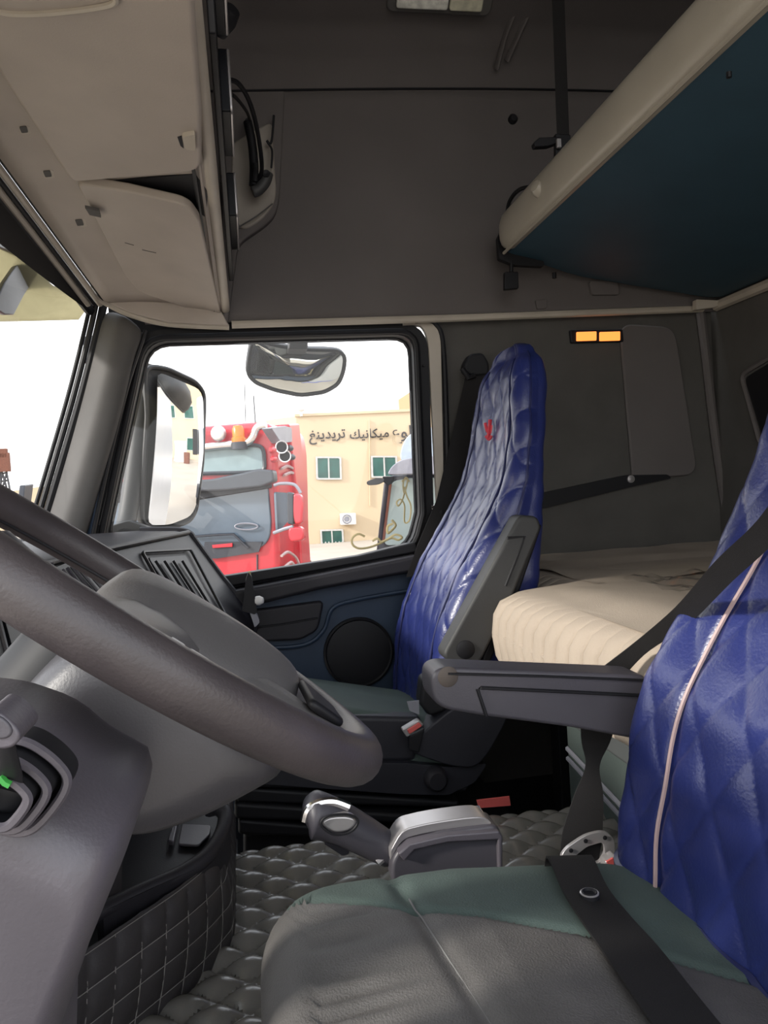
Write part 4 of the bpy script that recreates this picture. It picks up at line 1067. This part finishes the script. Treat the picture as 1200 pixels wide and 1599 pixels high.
obj('pane_rim', G().tube(resample(roundpoly([MP(*p, .004) for p in hpx], .02, 5), 100), .008, 8, closed=True), M_mirrorhouse, wm)
obj('arm_bracket', G().tube([W(195, 838, y=2.47), W(195, 838, y=2.30)], .025, 10), M_mirrorhouse, wm)
arm_ = [W(238, 574, y=2.60), W(222, 620, y=2.58), W(214, 700, y=2.56), W(205, 770, y=2.54), W(195, 825, y=2.5), W(180, 850, y=2.42)]
obj('arm', G().tube(smoothpath(arm_), [.030]*41, 12), M_mirrorhouse, wm)
obj('arm_foot', G().prism(roundpoly(PX([(168, 822), (200, 812), (240, 826), (262, 836), (250, 850), (160, 850)], y=2.42), .01), (0, .06, 0)), M_mirrorhouse, wm, bevel=.01)
# kerb mirror
km = thing('kerb_mirror', W(465, 530, y=2.55), 'convex kerb mirror hanging above the passenger window', 'mirror')
kpx2 = [(392, 534), (402, 531), (440, 540), (480, 545), (530, 546), (541, 556), (538, 580), (530, 600), (508, 613), (470, 618), (430, 610), (398, 598), (386, 585), (386, 572)]
kn_ = V((.10, -.86, -.50)).normalized(); kc = W(463, 578, y=2.55)
kp_ = resample(roundpoly([W(u, v, p=kc, n=kn_) for u, v in kpx2], .02, 5), 80); kcc = sum(kp_, V())/80
def kcv(s): return [kcc+(p-kcc)*s + kn_*(.030*(1-s*s)) for p in kp_]
obj('mirror_pane', G().loft([kcv(s) for s in (.965, .9, .8, .7, .6, .5, .4, .3, .2, .1, .02)]), M_kerbm, km)
obj('housing', G().loft([kcv(1.0), [p-kn_*.02 for p in kcv(1.02)], [kcc+(p-kcc)*.85-kn_*.06 for p in kp_], [kcc+(p-kcc)*.4-kn_*.085 for p in kp_]]), M_mirrorhouse, km, sharp=60)
obj('rim', G().tube([p + kn_*.002 for p in kcv(.985)], .006, 8, closed=True), M_mirrorhouse, km)
obj('bracket', G().prism(PX([(455, 505), (482, 505), (481, 545), (450, 545)], y=2.42), (0, .16, 0)), M_mirrorhouse, km, bevel=.006)
obj('bracket_arm', G().tube([W(466, 506, y=2.30), W(466, 506, y=2.48)], .02, 10), M_mirrorhouse, km)
obj('bracket_top', G().prism(PX([(452, 505), (474, 505), (474, 532), (460, 532)], y=2.56), (0, .03, 0)), M_cabblue, km, bevel=.004)
# sun visor outside the windscreen
sv = thing('outer_sun_visor', (-.70, 1.1, 1.55), 'yellowed translucent sun visor above the windscreen outside', 'visor')
def svf(a, b):
    y = lerp(2.95, -.1, a); h = hdr(min(y, 2.25)); zb = 1.345 + .23*max(0, y-1.85)
    return V((h.x - .10 - .10*b, y, lerp(h.z + .03 + .30*max(0, y-2.15), zb, b)))
obj('visor_panel', G().grid(svf, 40, 8), M_visor, sv, solid=.004)
def svp(u, v):
    return W(u, v, x=-.66)
obj('visor_bracket', G().prism(PX([(28, 400), (58, 420), (30, 462), (14, 492), (0, 492), (-20, 480), (0, 440)], x=-.53), (.012, 0, 0)), M_truckdark, sv, bevel=.004)
obj('visor_bracket', G().prism(PX([(-30, 330), (0, 318), (110, 418), (90, 432), (0, 390), (-30, 380)], x=-.53), (.012, 0, 0)), M_truckdark, sv, bevel=.004)
mk = obj('clearance_marker', G().prism(roundpoly(PX([(130, 526), (142, 524), (136, 570), (131, 566)], x=-.62), .004), (.012, 0, 0)), M_truckdark, sv, bevel=.003)
wmk = tag(obj('marker_post', G().prism([W(30, 758, x=-.80), W(44, 756, x=-.80), W(40, 785, x=-.80), W(40, 785, x=-.80) - V((0, 0, 2.25)), W(27, 785, x=-.80) - V((0, 0, 2.25)), W(27, 785, x=-.80)], (.02, 0, 0)), M_truckdark, bevel=.004), 'short black post outside the lower windscreen corner', 'post')
# ---- red truck
rt_ = thing('red_truck', (-.5, 12.5, GZ), 'red tractor truck with roof light bar facing the window', 'truck')
ph = math.radians(17)
nf = V((-math.sin(ph), -math.cos(ph), 0)); ns = V((math.cos(ph), -math.sin(ph), 0))
fc = W(425, 760, y=11.0)
def TF(u, v, off=0): return W(u, v, p=fc + nf*off, n=nf)      # on the truck's front plane
def TS(u, v, off=0): return W(u, v, p=fc + ns*(.05+off), n=ns)  # on its side plane
def tpoly(name, px, mt, off=0, th=.06, parent=rt_, r=0, bv=.0, side=False, seg=2):
    pts = [(TS if side else TF)(u, v, off) for u, v in px]
    if r: pts = roundpoly(pts, r, 4)
    return obj(name, G().prism(pts, -(ns if side else nf)*th), mt, parent, bevel=bv, seg=seg)
# cab body: front outline pushed back 1.9 m
body_px = [(150, 720), (170, 690), (240, 670), (330, 664), (400, 658), (426, 662), (432, 700), (434, 760), (436, 860), (436, 1010), (120, 1030), (130, 830)]
bpl = roundpoly([TF(*p) for p in body_px], [.1, .2, .2, .2, .2, .25, .1, 0, 0, 0, 0, 0], 5)
obj('cab_body', G().prism(bpl, -nf*2.0), M_truckred, rt_, bevel=.09, seg=4)
tpoly('windscreen', [(150, 770), (300, 764), (418, 752), (424, 820), (420, 846), (400, 860), (340, 866), (250, 868), (150, 868)], M_truckglass, .04, .08, r=.12, bv=.02)
tpoly('dark_header', [(150, 758), (300, 760), (424, 742), (424, 762), (300, 782), (150, 786)], M_truckdark, .09, .06, bv=.02)
tpoly('sun_visor', [(150, 752), (260, 752), (330, 748), (380, 738), (402, 732), (426, 734), (428, 752), (408, 760), (350, 766), (250, 770), (150, 772)], mat('truck_visor', (.05, .055, .065), .35), .30, .24, r=.04, bv=.05, seg=3)
tpoly('upper_window', [(300, 704), (320, 700), (402, 697), (410, 702), (412, 734), (380, 736), (300, 738)], M_skylight, .03, .05, r=.08, bv=.01)
obj('window_seal', G().tube(roundpoly([TF(u, v, .04) for u, v in [(296, 701), (320, 698), (403, 695), (412, 701), (414, 735), (380, 738), (296, 740)]], .08, 4), .03, 6, closed=True), M_truckdark, rt_)
obj('light_bar', G().tube(smoothpath([TF(u, v, .12) for u, v in [(180, 712), (260, 705), (340, 696), (380, 692), (394, 684), (402, 668), (416, 664)]]), .055, 10), M_chrome, rt_)
for u, v in ((342, 677), (300, 680), (262, 684)):
    c_ = TF(u, v, .10); lamp = obj('spot_lamp', G().lathe([(.0, -.05), (.08, -.03), (.115, .02), (.10, .06), (0, .08)], c_, nf, 16), M_silver, rt_)
    obj('lens', G().lathe([(.09, 0), (.075, .02), (0, .03)], c_+nf*.07, nf, 14), M_lens, lamp)
bc_ = TF(373, 686, .15)
bcn = obj('beacon', G().lathe([(.10, 0), (.10, .12), (.085, .13), (.085, .24), (.06, .29), (0, .30)], bc_ + V((0, 0, -.10)), (0, 0, 1), 16), mat('beacon_orange', (.55, .16, .015), .25), rt_)
obj('beacon_base', G().lathe([(.115, 0), (.115, .10), (0, .10)], bc_ + V((0, 0, -.14)), (0, 0, 1), 16), M_truckdark, bcn)
tpoly('red_strip', [(331, 851), (363, 848), (363, 854), (332, 856)], M_truckred, .10, .03, bv=.006)
tpoly('grille_band', [(320, 846), (410, 846), (404, 862), (340, 872), (315, 872)], M_truckdark, .07, .03)
obj('wiper', G().tube([TF(u, v, .10) for u, v in [(300, 838), (340, 835), (365, 834), (388, 856)]], .018, 6), M_truckdark, rt_)
obj('dash_wheel', G().tube([TF(385+18*math.cos(2*PI*k/20), 822+5*math.sin(2*PI*k/20), .08) for k in range(20)], .012, 5, closed=True), M_greyt, rt_)
obj('panel_gap', G().tube([TF(402, 866, .012), TF(402, 930, .012)], .012, 4), M_truckdark, rt_)
# side of the cab
tpoly('side_window', [(431, 768), (454, 770), (452, 812), (434, 832)], M_truckglass, .06, .03, side=True, r=.05)
tpoly('side_fairing', [(452, 662), (468, 661), (476, 740), (486, 880), (487, 930), (474, 930), (468, 800)], M_truckred, .10, .6, side=True, bv=.03)
tpoly('air_intake', [(424, 668), (446, 665), (456, 668), (457, 690), (440, 692)], M_greyt, .16, .14, side=True, r=.05, bv=.04)
for u, v in ((440, 698), (445, 712)):
    c_ = TS(u, v, .20)
    h_ = obj('horn', G().lathe([(.03, -.3), (.05, -.12), (.09, .0), (.07, .0), (0, -.05)], c_, (nf+ns*.3), 16), M_chrome, rt_)
    obj('horn_mouth', G().lathe([(.075, .0), (.07, .012), (0, .012)], c_, (nf+ns*.3), 14), M_rubber, h_)
for u, v in ((428, 703), (430, 717), (455, 700), (458, 714)):
    obj('horn_stem', G().lathe([(.04, 0), (.05, .10), (.02, .16), (0, .16)], TS(u, v, .12), nf, 10), M_truckdark if u > 440 else M_truckred, rt_)
mrr = tpoly('wing_mirror', [(457, 770), (470, 772), (474, 790), (472, 818), (460, 820), (456, 800)], M_truckred, .45, .14, side=False, r=.05, bv=.04, seg=3)
tpoly('mirror_dark_edge', [(448, 768), (458, 770), (458, 820), (449, 818)], M_truckdark, .46, .12, parent=mrr, bv=.02)
tpoly('lower_mirror', [(450, 824), (470, 822), (475, 832), (474, 844), (454, 847), (450, 838)], M_truckred, .45, .16, r=.05, bv=.05, seg=3)
obj('mirror_arm', G().tube(smoothpath([TF(u, v, .3) for u, v in [(428, 758), (440, 755), (460, 757), (470, 770)]]), .022, 8), M_greyt, rt_)
obj('mirror_arm', G().tube([TF(428, 832, .3), TF(444, 826, .4), TF(458, 822, .42)], .025, 8), M_greyt, rt_)
for px in ([(440, 732), (450, 728), (462, 734)], [(444, 742), (455, 738), (466, 742)], [(440, 868), (450, 862), (462, 870), (468, 884)], [(446, 884), (456, 878), (462, 890)]):
    obj('badge_stripe', G().tube(smoothpath([TS(u, v, .07) for u, v in px]), .022, 5), M_pink, rt_)
obj('aerial', G().tube([TF(399, 660, -.3), TF(396, 618, -.3)], .010, 5), M_truckdark, rt_)
obj('aerial', G().tube([TF(384, 662, -.3), TF(382, 600, -.3)], .007, 5), M_truckdark, rt_)
for s in (.35, 1.9):
    for off in (0, 1):
        obj('wheel', G().lathe([(.2, -.14), (.48, -.15), (.52, -.10), (.52, .10), (.48, .15), (.2, .14)], V((TF(290, 900).x, 0, 0)) + V((0, 0, 0)) if False else fc - ns*(.25+2.0*off) - nf*(.3+s*1.4) + V((0, 0, GZ+.52-fc.z)), ns, 24), M_rubber, rt_)
obj('chassis', G().box(fc - ns*1.2 - nf*2.6 + V((0, 0, GZ+.8-fc.z)), (1.2, 4.5, .3), Matrix.Rotation(-ph, 3, 'Z')), M_truckdark, rt_)
# ---- white truck on the right
wt = thing('white_truck', W(640, 850, y=14), 'pale truck with grey sun visor half hidden by the window edge', 'truck')
def tw(name, px, mt, y, th, parent=wt, r=0, bv=.02):
    pts = PX(px, y=y)
    if r: pts = roundpoly(pts, r, 4)
    return obj(name, G().prism(pts, (.23*th, th, 0)), mt, parent, bevel=bv)
tw('roof_deflector', [(624, 714), (630, 690), (640, 678), (660, 668), (780, 664), (780, 720), (630, 722)], mat('pale_blue_paint', (.36, .42, .47), .3), 13.9, 1.6, r=.15, bv=.06)
tw('sun_visor', [(604, 742), (612, 728), (626, 718), (660, 712), (780, 708), (780, 745), (660, 740)], M_greyt, 13.4, .5, r=.08, bv=.05)
tw('cab_body', [(600, 752), (612, 742), (780, 738), (780, 1000), (585, 1000), (588, 860)], M_truckdark, 14.0, 2.2, bv=.05)
tw('windscreen', [(612, 752), (640, 746), (780, 744), (780, 845), (600, 852)], mat('pale_screen', (.24, .30, .29), .12, var=.2, vscale=1), 13.94, .05, r=.1, bv=.01)
tw('pillar_stripe', [(608, 756), (612, 756), (601, 846), (597, 846)], M_rust, 13.90, .04, bv=.004)
tw('bumper', [(585, 862), (780, 850), (780, 1000), (580, 1000)], M_rubber, 13.85, .1)
tw('mirror_head', [(572, 752), (588, 746), (600, 747), (600, 752), (590, 757), (574, 758)], M_mirrorhouse, 13.2, .2, r=.05, bv=.02)
tw('mirror_arm', [(598, 744), (614, 744), (614, 750), (606, 758), (598, 752)], M_rubber, 13.3, .5, bv=.01)
for x_ in (0, 2):
    obj('wheel', G().lathe([(.2, -.14), (.5, -.15), (.52, -.10), (.52, .10), (.5, .15), (.2, .14)], V((W(660, 850, y=14).x + x_, 15.0, GZ+.52)), (1, 0, 0), 24), M_rubber, wt)
# ---- beige building with sign
bd = thing('building', W(560, 900, y=36), 'sand coloured two storey building with Arabic sign lettering', 'building')
bl, brr = W(462, 646, y=35), W(760, 654, y=35)
zt = lerp(bl.z, brr.z, .3)
obj('wall', G().prism([V((bl.x, 35, GZ)), V((bl.x+22, 35, GZ)), V((bl.x+22, 35, 4.35)), V((bl.x, 35, 4.42))], (0, 4, 0)), M_wall, bd)
obj('parapet', G().box((bl.x+11, 35.1, 4.45), (22.1, .35, .12)), M_wall, bd)
obj('side_wing', G().prism([V((bl.x, 35.05, GZ)), V((bl.x-9, 44, GZ)), V((bl.x-9, 44, 4.4)), V((bl.x, 35.05, 4.42))], (0, 3, 0)), M_wall, bd)
def bwin(px, bars=False):
    pts = PX(px, y=34.97)
    f = obj('window', ring_between(pts, [p.lerp(sum(pts, V())/4, .14) for p in pts], (0, -.06, 0), 40), M_frame, bd)
    c_ = sum(pts, V())/4; inn = [p.lerp(c_, .12) for p in pts]
    def bi(s, t): return (inn[0].lerp(inn[1], s)).lerp(inn[3].lerp(inn[2], s), t)
    obj('pane', G().prism([bi(0, 0), bi(.48, 0), bi(.48, 1), bi(0, 1)], (0, -.02, 0)), M_paneg, f)
    obj('pane', G().prism([bi(.52, 0), bi(1, 0), bi(1, 1), bi(.52, 1)], (0, -.02, 0)), M_paneg, f)
    obj('mullion', G().prism([bi(.47, 0), bi(.53, 0), bi(.53, 1), bi(.47, 1)], (0, -.05, 0)), M_frame, f)
    if bars:
        for k in range(6):
            obj('bar', G().tube([bi(k/6, .55)+V((0, -.04, 0)), bi((k+1)/6, 1)+V((0, -.04, 0))], .015, 4), M_frame, f)
            obj('bar', G().tube([bi(k/6, 1)+V((0, -.04, 0)), bi((k+1)/6, .55)+V((0, -.04, 0))], .015, 4), M_frame, f)
bwin([(493, 713), (533, 713), (534, 749), (494, 749)])
bwin([(579, 712), (620, 712), (622, 746), (580, 746)])
bwin([(500, 827), (536, 826), (538, 861), (502, 862)], True)
ac = tag(obj('air_conditioner', G().prism(PX([(532, 802), (556, 801), (557, 819), (533, 820)], y=34.6), (0, .36, 0)), M_white, bevel=.04), 'white air conditioner box on the sand coloured wall', 'air conditioner')
ac['group'] = 'wall units'
del ac['group']
obj('fan_grille', G().tube([W(542, 810.5, y=34.58) + V((math.cos(a)*.19, 0, math.sin(a)*.19)) for a in [2*PI*k/20 for k in range(20)]], .03, 6, closed=True), M_greyt, ac)
obj('fan_hub', G().lathe([(.12, 0), (.10, -.02), (0, -.02)], W(542, 810.5, y=34.59), (0, 1, 0), 14), M_greyt, ac)
obj('downpipe', G().tube(PX([(577, 656), (578, 790)], y=34.95), .03, 6), M_wall, bd)
tag(obj('rooftop_block', G().box((W(640, 640, y=42).x+2.4, 42, W(640, 645, y=42).z-1), (5.2, 4, 4)), M_wall2), 'orange rooftop block behind the sand coloured building', 'building')
tag(obj('roof_lamp', G().lathe([(.06, 0), (.06, .2), (.18, .28), (.16, .40), (0, .45)], W(471, 650, y=34.9), (0, 0, 1), 12), M_white), 'small pale floodlight on the building corner', 'lamp')
# lettering, drawn right to left, one curve object with presentation forms laid out in visual order
def arabic(word, size, loc, parent):
    cu = bpy.data.curves.new('lettering', 'FONT'); cu.body = word; cu.size = size; cu.extrude = .01; cu.offset = .012
    ob = bpy.data.objects.new('lettering', cu)
    dg_ob = ob; COL.objects.link(ob); bpy.context.view_layer.update()
    me = bpy.data.meshes.new_from_object(ob.evaluated_get(bpy.context.evaluated_depsgraph_get()))
    bpy.data.objects.remove(ob)
    xs = [v.co.x for v in me.vertices]; ys_ = [v.co.y for v in me.vertices]
    for v in me.vertices:
        x, y_, z = v.co; v.co = (x-min(xs), -z, y_)
    o2 = bpy.data.objects.new('lettering', me); COL.objects.link(o2); me.materials.append(M_ink)
    return o2, max(xs)-min(xs)
def word_at(s, u0, u1, vbase, parent, squash=1):
    a, b = W(u0, vbase, y=34.94), W(u1, vbase, y=34.94)
    o2, wd = arabic(s, 1.0, a, parent)
    k = (b.x-a.x)/wd
    for v in o2.data.vertices: v.co = (v.co.x*k, v.co.y, v.co.z*k*squash)
    for v in o2.data.vertices: v.co = V((a.x, 34.94, a.z)) + v.co
    o2.parent = parent; o2.matrix_parent_inverse = PINV(parent)
    return o2
SH = {'t': '\ufe97', 'r': '\ufeae', 'y_i': '\ufef3', 'd': '\ufeaa', 'y_m': '\ufef4', 'n_m': '\ufee8', 'gh': '\ufece', 'm': '\ufee3', 'k_m': '\ufedc', 'a': '\ufe8e', 'n_i': '\ufee7', 'k_f': '\ufeda', 'w': '\ufeee', 'ain': '\ufec9', 'l': '\ufedf', 'q': '\ufed7', 'l_m': '\ufee0'}
w1 = [SH['t'], SH['r'], SH['y_i'], SH['d'], SH['y_i'], SH['n_m'], SH['gh']]
w2 = [SH['m'], SH['y_m'], SH['k_m'], SH['a'], SH['n_i'], SH['y_m'], SH['k_f']]
w3 = [SH['q'], SH['l_m'], SH['w'], SH['ain']]
word_at(''.join(reversed(w1)), 483, 540, 686, bd, 1.0)
word_at(''.join(reversed(w2)), 547, 608, 685, bd, 1.0)
word_at(''.join(reversed(w3)), 613, 656, 684, bd, 1.0)
# ---- low buildings and mast to the left, seen through the windscreen
tag(obj('low_building', G().prism(PX([(-120, 775), (10, 768), (62, 760), (75, 790), (75, 830), (-120, 830)], y=60), (0, 8, 0)), M_wall), 'low sand coloured building beyond the windscreen', 'building')
ms = thing('lattice_mast', W(5, 760, y=70), 'distant lattice mast beyond the windscreen', 'mast')
gm_ = G()
for a, b in (((0, 768), (5, 715)), ((16, 768), (6, 715)), ((0, 740), (12, 738)), ((1, 752), (14, 750)), ((-4, 768), (3, 720)), ((2, 768), (10, 740)), ((12, 768), (4, 740))):
    gm_.tube([W(*a, y=70), W(*b, y=70)], .09, 5)
obj('lattice', gm_, M_truckdark, ms)
obj('dish', G().box(W(6, 722, y=69.8), (1.0, .4, 1.6)), M_rust, ms, bevel=.05)
obj('dish', G().box(W(4, 708, y=69.8), (.8, .4, .8)), M_rust, ms, bevel=.05)
# ---- yard behind the cab, seen in the wing mirror
yb = thing('yard_building', (30, 8, GZ), 'sand coloured yard building reflected in the wing mirror', 'building')
obj('wall', G().box((34, 10, 3.2), (2, 60, 9.4)), M_wall, yb)
for y_, z_ in ((1.6, 4.2), (5.2, 4.2), (-1.6, 4.2), (9, 4.2), (1.8, .4), (5.2, .4)):
    wv = obj('window', G().box((32.97, y_, z_), (.1, 1.7, 1.6)), M_frame, yb)
    obj('pane', G().box((32.93, y_, z_), (.06, 1.5, 1.4)), M_paneg, wv)
dr = thing('oil_drum', (27, 1.3, GZ), 'rusty drum in the yard reflected in the wing mirror', 'drum')
obj('drum', G().lathe([(.45, 0), (.47, .02), (.45, .04), (.45, .55), (.47, .57), (.45, .59), (.45, 1.1), (0, 1.1)], (27, 1.3, GZ), (0, 0, 1), 20), M_rust, dr)
ch = thing('chest', (28, .4, GZ), 'pale cabinet in the yard reflected in the wing mirror', 'cabinet')
obj('case', G().box((28, .4, GZ+1.1), (1, 1.6, 2.2)), M_white, ch, bevel=.05)
yt = thing('yard_truck', (9.5, 4.0, GZ), 'white truck with dark window reflected in the wing mirror', 'truck')
obj('cab_body', G().box((10, 4.0, .9), (2.2, 2.4, 3.4)), M_cabwhite, yt, bevel=.18)
obj('windscreen', G().box((8.88, 4.0, 1.0), (.06, 2.0, 1.0)), M_truckglass, yt, bevel=.02)
obj('side_window', G().box((9.6, 2.76, 1.0), (.8, .06, .9)), M_truckglass, yt, bevel=.02)
obj('wing_mirror', G().box((8.9, 2.6, 1.0), (.12, .25, .9)), M_rubber, yt, bevel=.03)
obj('bumper', G().box((8.85, 4.0, -.7), (.2, 2.4, .5)), M_truckdark, yt, bevel=.04)
for y_ in (3.0, 5.0):
    obj('wheel', G().lathe([(.2, -.14), (.5, -.15), (.52, -.10), (.52, .10), (.5, .15), (.2, .14)], V((10.0, y_, GZ+.52)), (0, 1, 0), 20), M_rubber, yt)
